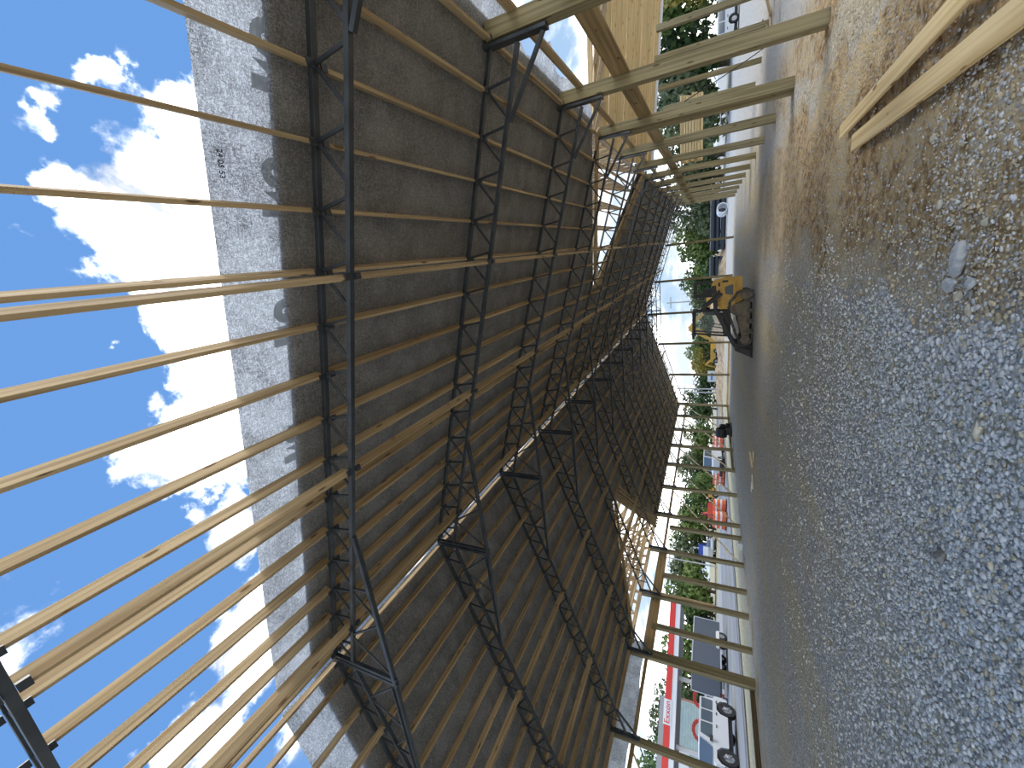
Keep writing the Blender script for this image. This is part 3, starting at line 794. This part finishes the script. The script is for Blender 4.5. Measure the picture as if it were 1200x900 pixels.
    m = MB(); m.bar((2.2, -.28, 1.1), (2.1, -.28, 1.62), .04, .04); m.bar((2.28, .28, 1.1), (2.18, .28, 1.6), .04, .04); m.build('joystick', BLK, cb)
    m = MB(); m.prism([(3.02, .02), (3.55, 0), (3.56, .05), (3.22, .12), (3.12, .40), (3.22, .66), (3.14, .70), (3.0, .42)], -.95, .95)
    for y in (-.95, .92): m.prism([(3.04, .02), (3.55, .0), (3.22, .68), (3.05, .5)], y, y + .03)
    m.build('bucket', BLK, t)
    tag(t, 'yellow compact track loader with black cab and low bucket parked on the gravel', 'loader')
make_loader()

# ------------------------------------------------------------------ trees
def leaf_mesh(seed, n, rx, ry, rz, m, blobs=9, leaf=.30):
    r = np.random.default_rng(seed); V = []; F = []
    cs = [(r.normal(0, .42, 3) * np.array((rx, ry, rz)), r.uniform(.38, .62)) for _ in range(blobs)]
    cs[0] = (np.zeros(3), .75)
    for k in range(n):
        c_, s = cs[r.integers(blobs)]
        d_ = r.normal(size=3); d_ /= np.linalg.norm(d_)
        p = c_ + d_ * np.array((rx, ry, rz)) * s * r.uniform(.70, 1.03)
        nrm = d_ + r.normal(0, .55, 3); nrm /= np.linalg.norm(nrm)
        a = np.cross(nrm, r.normal(size=3)); a /= np.linalg.norm(a); b_ = np.cross(nrm, a)
        L = leaf * r.uniform(.6, 1.4); base = len(V)
        V += [tuple(p + a * L), tuple(p + b_ * L * .6), tuple(p - a * L), tuple(p - b_ * L * .6)]
        F.append((base, base + 1, base + 2, base + 3))
    me = bpy.data.meshes.new('foliage'); me.from_pydata(V, [], F); me.materials.append(m); return me
def leafmat(name, c1, c2):
    m = mat_var(name, c1, c2, 1.6, 0.6, 0, 3, (1, 1, 1), 0, .3)
    return m
LEAVES = [leafmat('leaf_dark', (0.035, 0.075, 0.022), (0.085, 0.14, 0.04)), leafmat('leaf_mid', (0.085, 0.14, 0.032), (0.18, 0.24, 0.06)),
          leafmat('leaf_yellow', (0.20, 0.20, 0.04), (0.34, 0.27, 0.05)), leafmat('leaf_grey', (0.085, 0.115, 0.05), (0.17, 0.20, 0.10))]
CROWN = [leaf_mesh(20 + i, 2300, 1, 1, 1, LEAVES[i], 10, .085) for i in range(4)] + [leaf_mesh(40 + i, 2300, 1, 1, 1, LEAVES[i], 12, .085) for i in range(4)]
BARK = mat_var('bark', (0.10, 0.08, 0.06), (0.19, 0.16, 0.12), 8, .9)
tm = MB(); tm.cyl((0, 0, 0), (.1, 0, 1.0), .075, 8, .05)
for a in (0, 2.1, 4.2): tm.cyl((.08, 0, .8), (.08 + .35 * math.cos(a), .35 * math.sin(a), 1.25), .035, 6, .015)
TRUNK = tm.mesh('trunk', BARK)
def tree(x, y, h, r, kind, lab, group, bare=.04):
    t = empty('leafy_tree', (x, y, 0))
    o = link('trunk', TRUNK, t); o.scale = (h * .5, h * .5, h * .55)
    o = link('crown', CROWN[kind], t, (0, 0, h * (.5 + bare * .5))); o.scale = (r, r, h * (.5 - bare * .5)); o.rotation_euler = (0, 0, (x * 3.1 + y) % 6.28)
    tag(t, lab, 'tree', group); return t
G1 = 'trees beyond the far open end'
for i, (x, y, h, r, k) in enumerate(((16.5, 90, 8.6, 4.8, 0), (11.5, 86, 8.2, 4.2, 3), (7.0, 92, 7.8, 4.6, 1), (3.2, 88, 7.0, 3.8, 5), (-.8, 90, 7.8, 4.0, 0), (-5.0, 96, 6.5, 4.0, 7), (-9.5, 104, 6.2, 4.4, 0),
                                     (-14, 106, 5.6, 4.2, 5), (-18.5, 108, 6.8, 3.6, 1), (-23, 112, 6.6, 4.6, 5), (-20.5, 100, 5.0, 3.0, 2), (-28.5, 112, 6.8, 4.8, 0))):
    tree(x, y, h, r, k, '%s leafy tree from the right in the row beyond the far open end' % ORD[i], G1)
G2 = 'trees across the road'
for i, (x, y, h, r, k) in enumerate(((-34, 104, 7.4, 4.2, 4), (-39, 98, 7.0, 4.4, 5), (-45, 96, 8.0, 5.0, 3), (-50, 90, 8.4, 5.2, 0), (-57, 88, 9.4, 5.4, 1), (-63, 84, 9.8, 5.6, 7), (-62, 74, 9.0, 4.6, 5),
                                     (-70, 76, 9.2, 5.6, 0), (-72, 68, 9.2, 5.0, 5), (-78, 62, 10, 5.4, 3), (-74, 55, 8.6, 4.6, 0))):
    tree(x, y, h, r, k, '%s leafy tree from the right in the tree line across the road' % ORD[i], G2)
tree(-75, 48.5, 13.0, 4.6, 0, 'tall dark tree rising behind the red and white canopy', 'trees behind the canopy')
tree(-66, 45.0, 6.8, 3.4, 0, 'dark green tree below the red and white canopy', 'trees behind the canopy')
tree(-60, 41.5, 5.2, 2.6, 2, 'autumn yellow tree below the red and white canopy', 'trees behind the canopy')
tree(-30, 62, 4.4, 2.2, 1, 'round green shrub tree by the orange drums across the road', 'trees by the road')
G3 = 'trees beyond the right wall'
for i, (x, y, h, r, k, lab) in enumerate(((33, 60, 12.5, 5.6, 1, 'large pale green tree beyond the porch posts'), (27, 68, 11.8, 5.2, 0, 'dark tree beyond the porch between two posts'),
                                          (22, 66, 9.0, 4.5, 7, 'grey green tree behind the lumber stack'), (38, 52, 12, 5.5, 0, 'dark tree at the edge of the frame beyond the porch'),
                                          (31, 55, 6.0, 3.4, 2, 'yellow tinged tree beyond the porch posts'), (24, 76, 8.0, 5.0, 5, 'green tree beyond the raised lumber stack'), (19, 84, 9.0, 5.0, 3, 'grey green tree right of the stacked pipes'))):
    tree(x, y, h, r, k, lab, G3, .06)

# ------------------------------------------------------------------ pipes and yard behind
PIPE = mat('black_pipe', (0.022, 0.026, 0.034), 0.35, 0, .6)
for grp, x0, x1, nm in ((0, 4.4, 11.3, 'right'), (1, .9, 3.6, 'left')):
    rows = [(0, .38), (1, .38), (0, 1.02), (1, 1.02), (0, 1.62)]
    for i, (c_, z) in enumerate(rows):
        m = MB(); m.tube((x0, 0, 0), (x1, 0, 0), .31, .27, 16)
        o = m.build('black_pipe', PIPE, None, (0, 63.2 + c_ * .7 + (.35 if z > .9 else 0), z + .02)); tag(o, 'long black pipe in the %s stack, %s' % (nm, ('front bottom', 'rear bottom', 'front middle', 'rear middle', 'top')[i]), 'pipe', 'stacked black pipes')
m = MB(); m.tube((0, -.9, .62), (0, .9, .62), .62, .52, 24)
o = m.build('white_culvert', mat('white_plastic', (0.78, 0.79, 0.80), .4), None, (9.2, 60.5, .0)); o.rotation_euler = (0, 0, .25); tag(o, 'short wide white culvert pipe in front of the black pipes', 'pipe')
# dirt bank
m = MB(); vs = []; nn = 40
for i in range(nn + 1):
    x = -22 + 27 * i / nn
    for j in range(9):
        t = j / 8; h = math.sin(math.pi * t) * (1.15 + .5 * noise.noise(Vector((x * .4, 3, 0)))) * min(1, (i + .3) / 8, (nn - i + .3) / 3) * (1.35 if x > -8 else .75)
        vs.append((x, 62 + 7 * t + .5 * noise.noise(Vector((x, t * 4, 1))), h + .15 * noise.noise(Vector((x * 1.5, t * 5, 7))) * (0 < j < 8)))
m.add(vs, [(i * 9 + j, (i + 1) * 9 + j, (i + 1) * 9 + j + 1, i * 9 + j + 1) for i in range(nn) for j in range(8)])
tag(m.build('dirt_bank', mat_var('dirt', (0.30, 0.21, 0.12), (0.50, 0.38, 0.24), 1.5, .95, bump=.5), smooth=True), 'low bank of brown dirt beyond the far open end', 'dirt bank')
# excavator boom showing above the loader
ex = empty('excavator', (-6.5, 74, 0))
m = MB(); m.bar((1.4, 0, 2.0), (-1.6, 0, 5.0), .5, .55); m.build('boom', YEL, ex)
m = MB(); m.bar((-1.7, 0, 5.0), (-3.6, 0, 1.6), .4, .42); m.build('stick', YEL, ex)
m = MB(); m.prism([(-4.3, 1.0), (-3.4, 1.0), (-3.3, 1.7), (-3.9, 1.9)], -.5, .5); m.build('bucket', YEL, ex)
m = MB(); m.box(.6, 3.6, -1.3, 1.3, 1.0, 2.4); m.build('body', YEL, ex)
m = MB(); m.box(.5, 2.0, -1.3, -.2, 1.3, 3.0); m.build('cab', BLK, ex)
for s in (-1.1, 1.1):
    m = MB(); m.box(0, 4, s - .3, s + .3, 0, .95); m.build('track', RUB, ex)
tag(ex, 'yellow excavator with folded arm behind the black cab of the loader', 'excavator')

# ------------------------------------------------------------------ road on the left
ROADM = mat_var('worn_asphalt', (0.22, 0.225, 0.23), (0.30, 0.305, 0.31), .5, .85, 0, 6, (1, .3, 1))
LINEW = mat('road_paint_white', (0.75, 0.75, 0.73), .7); LINEY = mat('road_paint_yellow', (0.62, 0.50, 0.16), .7)
def strip(name, off0, off1, z, mt, lab, y0=-30, y1=330):
    # the road edge nearest the building runs through (-14.6, 13) and (-15.6, 31)
    m = MB()
    def P(o, y): return (-14.4 - (y - 13) * .07 - o, y, z)
    m.add([P(off0, y0), P(off1, y0), P(off1, y1), P(off0, y1)], [(3, 2, 1, 0)]); o = m.build(name, mt)
    tag(o, lab, kind='structure')
strip('road', 0, 19, .012, ROADM, 'grey asphalt road left of the building')
strip('road_line', .5, .68, .018, LINEW, 'white edge line of the road')
strip('road_line', 6.0, 6.15, .018, LINEY, 'yellow centre line of the road')
strip('road_line', 6.35, 6.5, .018, LINEY, 'second yellow centre line of the road')
strip('road_line', 12.2, 12.4, .018, LINEW, 'white line on the far side of the road')
strip('kerb', -.5, -.05, .10, mat('kerb_concrete', (0.10, 0.10, 0.10), .9), 'dark gutter edge beside the road')
strip('station_forecourt', 19, 80, .010, mat_var('concrete', (0.36, 0.355, 0.34), (0.44, 0.43, 0.41), .6, .85), 'pale concrete forecourt across the road', 5, 60)

# orange drums
ORANGE = mat('drum_orange', (0.85, 0.16, 0.05), .55); STRIPE = mat('drum_white', (0.85, 0.85, 0.82), .5)
def drum_proto():
    t = empty('traffic_drum'); m = MB(); m.cyl((0, 0, .05), (0, 0, 1.0), .29, 14, .23); m.build('body', ORANGE, t)
    m = MB(); m.cyl((0, 0, 0), (0, 0, .07), .36, 14); m.build('base', BLK, t)
    m = MB()
    for z in (.35, .70): m.cyl((0, 0, z), (0, 0, z + .13), .29 - .06 * z + .012, 14)
    m.build('band', STRIPE, t); return t
D0 = drum_proto(); first = True
DR = [(-20.0, 53.6), (-19.0, 53.0), (-18.1, 52.4), (-20.6, 46.0), (-19.7, 45.3), (-18.8, 44.7), (-20.5, 39.8), (-19.6, 39.3), (-18.7, 38.8), (-20.9, 38.3), (-20.0, 37.8), (-19.1, 37.3)]
for i, (x, y) in enumerate(DR):
    o = D0 if i == 0 else copy_tree(D0)
    o.location = (x, y, .02); o.scale = (1.25, 1.25, 1.2)
    g = ('farthest', 'second farthest', 'second nearest', 'nearest')[i // 3]
    tag(o, '%s orange and white drum in the %s row on the road' % (('left', 'middle', 'right')[i % 3], g), 'traffic drum', 'orange traffic drums')

# ------------------------------------------------------------------ vehicles
CARW = mat('white_car_paint', (0.66, 0.67, 0.68), .25, 0, .6); TYRE = mat('tyre', (0.02, 0.02, 0.021), .8); RIM = mat('rim', (0.45, 0.46, 0.48), .35, .7)
CGL = mat('car_window', (0.10, 0.13, 0.16), .05, 0, .9); TRIM = mat('car_trim', (0.025, 0.025, 0.028), .6)
def wheel(parent, x, y, r, w, side):
    t = empty('wheel', (x, y, r)); t.parent = parent
    m = MB(); m.tube((0, -w / 2, 0), (0, w / 2, 0), r, r * .58, 20); m.build('tyre', TYRE, t)
    m = MB(); m.cyl((0, -w * .35, 0), (0, w * .35, 0), r * .60, 16); m.build('hub', RIM, t)
    m = MB()
    for k in range(5):
        a = k * 2 * math.pi / 5; m.bar((0, side * w * .38, 0), (r * .55 * math.cos(a), side * w * .38, r * .55 * math.sin(a)), .03, r * .16, (0, 1, 0))
    m.build('spokes', RIM, t)
def car(name, loc, rz, lab, cat, paint, L, H, wb, r, hood, w=1.85, box=False):
    """x forward; origin midway between the axles on the ground"""
    t = empty(name, loc, rz); f = wb / 2; hw = w / 2
    fr, rr = f + (L - wb) * .42, -f - (L - wb) * .58; sill = r * .95; belt = H * .56
    m = MB()
    def archp(cx): return [(cx - r * 1.22, sill), (cx - r * 1.05, r * 1.75), (cx - r * .5, r * 2.2), (cx + r * .5, r * 2.2), (cx + r * 1.05, r * 1.75), (cx + r * 1.22, sill)]
    prof = [(rr, sill + .05)] + archp(-f) + archp(f) + [(fr, sill + .02), (fr + .03, belt * .98), (fr - .1, belt + .06), (fr - hood, belt + .10), (rr + .02, belt + .08)]
    m.prism(prof, -hw, hw); m.build('body', paint, t)
    m = MB(); cab = [(fr - hood, belt + .08), (fr - hood - .42, H - .02), (fr - hood - .6, H), (rr + .22, H), (rr + .06, belt + .08)]
    m.prism(cab, -hw + .12, hw - .12); m.build('cabin', paint, t)
    x0, x1 = rr + .22, fr - hood - .5; nwin = 3 if L > 4.2 else 2
    for s in (-1, 1):
        for k in range(nwin):
            a = x0 + (x1 - x0) * k / nwin + .05; b_ = x0 + (x1 - x0) * (k + 1) / nwin - .05
            m = MB(); y = s * (hw - .105); sl = .25 if k == nwin - 1 else 0
            m.add([(a, y, belt + .14), (b_ + sl, y, belt + .14), (b_, y, H - .10), (a, y, H - .10)], [(0, 1, 2, 3)]); m.build('side_window', CGL, t)
            m = MB(); m.box(a + .1, a + .28, s * hw - .02, s * hw + .03, belt - .08, belt - .03); m.build('door_handle', TRIM, t)
    m = MB(); dx = .05
    m.add([(fr - hood + dx, -hw + .2, belt + .14), (fr - hood + dx, hw - .2, belt + .14), (fr - hood - .38 + dx, hw - .2, H - .07), (fr - hood - .38 + dx, -hw + .2, H - .07)], [(0, 1, 2, 3)]); m.build('windscreen', CGL, t)
    m = MB(); m.box(rr - .12, rr + .1, -hw, hw, sill - .05, sill + .22); m.box(fr - .05, fr + .16, -hw, hw, sill - .05, sill + .22); m.build('bumper', TRIM, t)
    m = MB(); m.box(rr + .2, fr - .2, -hw + .15, hw - .15, sill - .22, sill + .05); m.build('underbody', TRIM, t)
    for x in (f, -f):
        for s in (-1, 1): wheel(t, x, s * (hw - .12), r, .26, s)
    for s in (-1, 1):
        m = MB(); m.box(fr - hood - .25, fr - hood - .08, s * hw - .02 + (0 if s < 0 else 0), s * hw + s * .2, belt + .12, belt + .28) if s > 0 else m.box(fr - hood - .25, fr - hood - .08, s * hw - .2, s * hw + .02, belt + .12, belt + .28)
        m.build('mirror', TRIM, t)
    tag(t, lab, cat); return t
car('white_suv', (-20.75, 17.85, .02), math.radians(-76), 'white boxy four door off road car with big black tyres on the road', 'car', CARW, 4.5, 1.92, 3.15, .46, 1.15)
car('white_car', (-55, 80, .02), math.radians(-60), 'small white hatchback far down the road', 'car', CARW, 4.4, 1.75, 2.7, .34, 1.0)
car('white_van', (-18.4, 46.9, .02), math.radians(-80), 'white van standing behind the orange drums', 'van', CARW, 5.0, 2.2, 3.2, .36, .9)
car('white_sedan', (23.5, 44.5, .02), math.radians(10), 'white car parked beyond the porch posts', 'car', CARW, 4.6, 1.5, 2.8, .33, 1.2)
# enclosed grey trailer
GREYT = mat('trailer_grey', (0.085, 0.10, 0.125), .5)
tr = empty('enclosed_trailer', (-27.9, 29.6, .02), math.radians(-84))
m = MB(); m.box(-2.9, 2.9, -1.05, 1.05, .55, 2.62); m.build('box', GREYT, tr)
m = MB()
for a in (-2.95, 2.87): 
    for y in (-1.08, 1.0): m.box(a, a + .08, y, y + .08, .5, 2.66)
for y in (-1.08, 1.0):
    m.box(-2.95, 2.95, y, y + .08, 2.60, 2.68); m.box(-2.95, 2.95, y, y + .08, .46, .56)
m.build('edge_trim', GALV, tr)
for x in (-1.1, -.25):
    for s in (-1, 1): wheel(tr, x, s * 1.12, .41, .24, s)
m = MB()
for s in (-1.12, 1.12): m.prism([(-1.6, .6), (-1.5, .86), (.15, .86), (.25, .6)], s - .14, s + .14)
m.build('mudguard', WHITE, tr)
m = MB(); m.bar((2.9, -.6, .5), (4.3, 0, .5), .08, .1); m.bar((2.9, .6, .5), (4.3, 0, .5), .08, .1); m.build('drawbar', TRIM, tr)
tag(tr, 'dark grey enclosed trailer with white edge trim on the road', 'trailer')
# blue and white box truck behind the hatchback
bt = empty('box_truck', (-60, 84, .02), math.radians(-60))
m = MB(); m.box(-2.2, 2.0, -1.2, 1.2, .9, 3.4); m.build('cargo_box', mat('truck_blue', (0.05, 0.10, 0.50), .5), bt)
m = MB(); m.prism([(2.1, .6), (4.0, .6), (4.0, 1.5), (3.3, 2.5), (2.1, 2.5)], -1.1, 1.1); m.build('cab', CARW, bt)
for x in (-1.2, 3.1):
    for s in (-1, 1): wheel(bt, x, s * 1.0, .45, .3, s)
tag(bt, 'blue box truck behind the white hatchback', 'truck')
# road works machines across the road
def machine(name, loc, rz, body, lab, cat):
    t = empty(name, loc, rz)
    m = MB(); m.box(-1.9, 1.6, -.95, .95, .7, 1.7); m.build('body', body, t)
    m = MB()
    for x in (-.6, .8):
        for y in (-.8, .8): m.box(x - .06, x + .06, y - .06, y + .06, 1.7, 2.9)
    m.box(-.8, 1.0, -.95, .95, 2.9, 3.02); m.build('canopy', BLK, t)
    for x in (-1.3, 1.2):
        for s in (-1, 1): wheel(t, x, s * .85, .55, .4, s)
    m = MB(); m.bar((1.5, 0, 1.4), (2.9, 0, 2.5), .35, .3); m.bar((2.9, 0, 2.5), (3.6, 0, .6), .3, .25); m.build('arm', body, t)
    tag(t, lab, cat)
machine('backhoe', (-35.5, 70, .02), .6, YEL, 'yellow backhoe with black canopy across the road', 'backhoe')
machine('red_tractor', (-39.5, 68.5, .02), 2.4, mat('tractor_red', (0.62, 0.07, 0.04), .5), 'red tractor across the road beside the backhoe', 'tractor')
machine('wheel_loader', (-17.5, 94, .02), 2.8, YEL, 'small yellow wheel loader far beyond the dirt bank', 'loader')
# sign board far off
sg = empty('site_sign', (-22.0, 92, 0), -.2)
m = MB(); m.box(-1.3, 1.3, -.05, .05, .5, 2.2); m.build('panel', WHITE, sg)
m = MB(); m.box(-.9, .9, -.07, -.05, 1.2, 1.6); m.build('blue_patch', mat('sign_blue', (.1, .3, .6), .5), sg)
for x in (-1.0, 1.0):
    m = MB(); m.box(x - .08, x + .08, -.08, .08, 0, .5); m.build('leg', TRIM, sg)
tag(sg, 'white sign board with a blue patch far beyond the far opening', 'sign')
# utility poles
for i, (x, y, h, lab) in enumerate(((-6.4, 96, 10.5, 'grey utility pole above the loader'), (-23.5, 88, 8.2, 'pale utility pole seen beside a far post of the left wall'), (-24.6, 89, 7.4, 'shorter pale pole beside the utility pole'), (-54, 72, 9.3, 'utility pole with crossarm across the road'))):
    t = empty('utility_pole', (x, y, 0)); m = MB(); m.cyl((0, 0, 0), (0, 0, h), .16, 10, .11); m.build('pole', mat('pole_grey', (.42, .42, .40), .8) if i == 0 else bpy.data.materials['pole_grey'], t)
    m = MB(); m.box(-1.2, 1.2, -.06, .06, h - .9, h - .75)
    for xx in (-1.1, -.4, .4, 1.1): m.cyl((xx, 0, h - .75), (xx, 0, h - .55), .04, 6)
    m.build('crossarm', bpy.data.materials['pole_grey'], t)
    tag(t, lab, 'pole', 'utility poles')

# ------------------------------------------------------------------ filling station across the road
RED = mat('canopy_red', (0.72, 0.045, 0.035), .4); CWH = mat('canopy_white', (0.82, 0.83, 0.84), .4); SOF = mat('soffit_grey', (0.30, 0.30, 0.30), .7)
A_, B_ = Vector((-40.5, 21.4, 0)), Vector((-29.0, 35.6, 0))
dr = (B_ - A_).normalized(); Lc = (B_ - A_).length; ang = math.atan2(dr.y, dr.x)
cn = empty('station_canopy', A_, ang)                              # local x runs along the fascia, +y away from the road
m = MB(); m.box(0, Lc, 0, 9, 3.98, 4.06); m.build('soffit', SOF, cn)
m = MB(); m.box(-.02, Lc + .02, -.06, .02, 4.02, 4.45); m.box(Lc, Lc + .06, 0, 9, 4.02, 4.45); m.build('white_band', CWH, cn)
x_s = 9.1
m = MB(); m.box(0, x_s - .95, -.10, 0, 4.45, 4.98); m.box(x_s + .95, Lc, -.10, 0, 4.45, 4.98); m.box(Lc, Lc + .08, 0, 9, 4.45, 4.98); m.build('red_band', RED, cn)
m = MB(); m.box(x_s - .95, x_s + .95, -.12, 0, 4.40, 5.06); m.build('sign_panel', CWH, cn)
tx = text('sign_lettering', 'Exxon', .66, RED, cn, .01); tx.location = (x_s, -.14, 4.72); tx.rotation_euler = (math.pi / 2, 0, 0)
m = MB(); m.box(0, Lc, .1, 9, 4.9, 4.95); m.build('deck', CWH, cn)
for x in (6.6, 11.9, 15.6):
    m = MB(); m.box(x - .18, x + .18, 2.0, 2.36, 0, 4.0); m.build('column', CWH, cn)
tag(cn, 'red and white filling station canopy across the road', 'canopy')
# fuel pumps with red arches
for i, x in enumerate((8.3, 10.8)):
    base = A_ + dr * x + Vector((-dr.y, dr.x, 0)) * 3.2
    t = empty('fuel_pump', base, ang)
    m = MB(); m.box(-.45, .45, -.25, .25, 0, 1.7); m.build('cabinet', CWH, t)
    m = MB(); m.box(-.35, .35, -.27, -.25, .7, 1.5); m.build('screen', CGL, t)
    m = MB()
    for k in range(8):
        a0, a1 = math.pi * k / 8, math.pi * (k + 1) / 8
        m.bar((.75 * math.cos(a0), 0, 2.0 + .6 * math.sin(a0)), (.75 * math.cos(a1), 0, 2.0 + .6 * math.sin(a1)), .3, .2, (0, 1, 0))
    m.box(-.85, -.65, -.15, .15, 0, 2.05); m.box(.65, .85, -.15, .15, 0, 2.05); m.build('arch', RED, t)
    tag(t, 'fuel pump under a red arch, %s one' % ('nearer to the frame edge' if i == 0 else 'closer to the canopy sign'), 'fuel pump', 'fuel pumps')
# station shop with pale green siding
SID = mat_var('pale_green_siding', (0.42, 0.55, 0.53), (0.50, 0.62, 0.60), 2, .6)
sh = empty('station_shop', A_ + Vector((-dr.y, dr.x, 0)) * 16 + dr * 3.0, ang)
m = MB(); m.box(-6, 6.5, 0, 7, 0, 4.6); m.build('wall', mat('shop_brick', (0.33, 0.15, 0.10), .8), sh)
for k in range(9):
    m = MB(); m.box(-6.05, 6.55, -.08, 0, 2.2 + k * .3, 2.2 + k * .3 + .28); m.build('siding_board', SID, sh)
m = MB(); m.prism([(-6.5, 4.9), (7, 4.9), (6.2, 6.6), (-5.7, 6.6)], -.5, 7.5); m.build('roof', mat('shop_roof', (.35, .36, .36), .8), sh)
for x in (-4, -1, 2, 4.6):
    m = MB(); m.box(x - .7, x + .7, -.12, -.02, .7, 2.0); m.build('window', CGL, sh)
m = MB(); m.box(-.2, 2.2, -.18, -.1, 3.2, 4.3); m.build('sign_panel', CWH, sh)
tag(sh, 'station shop with pale green siding behind the canopy', 'building')
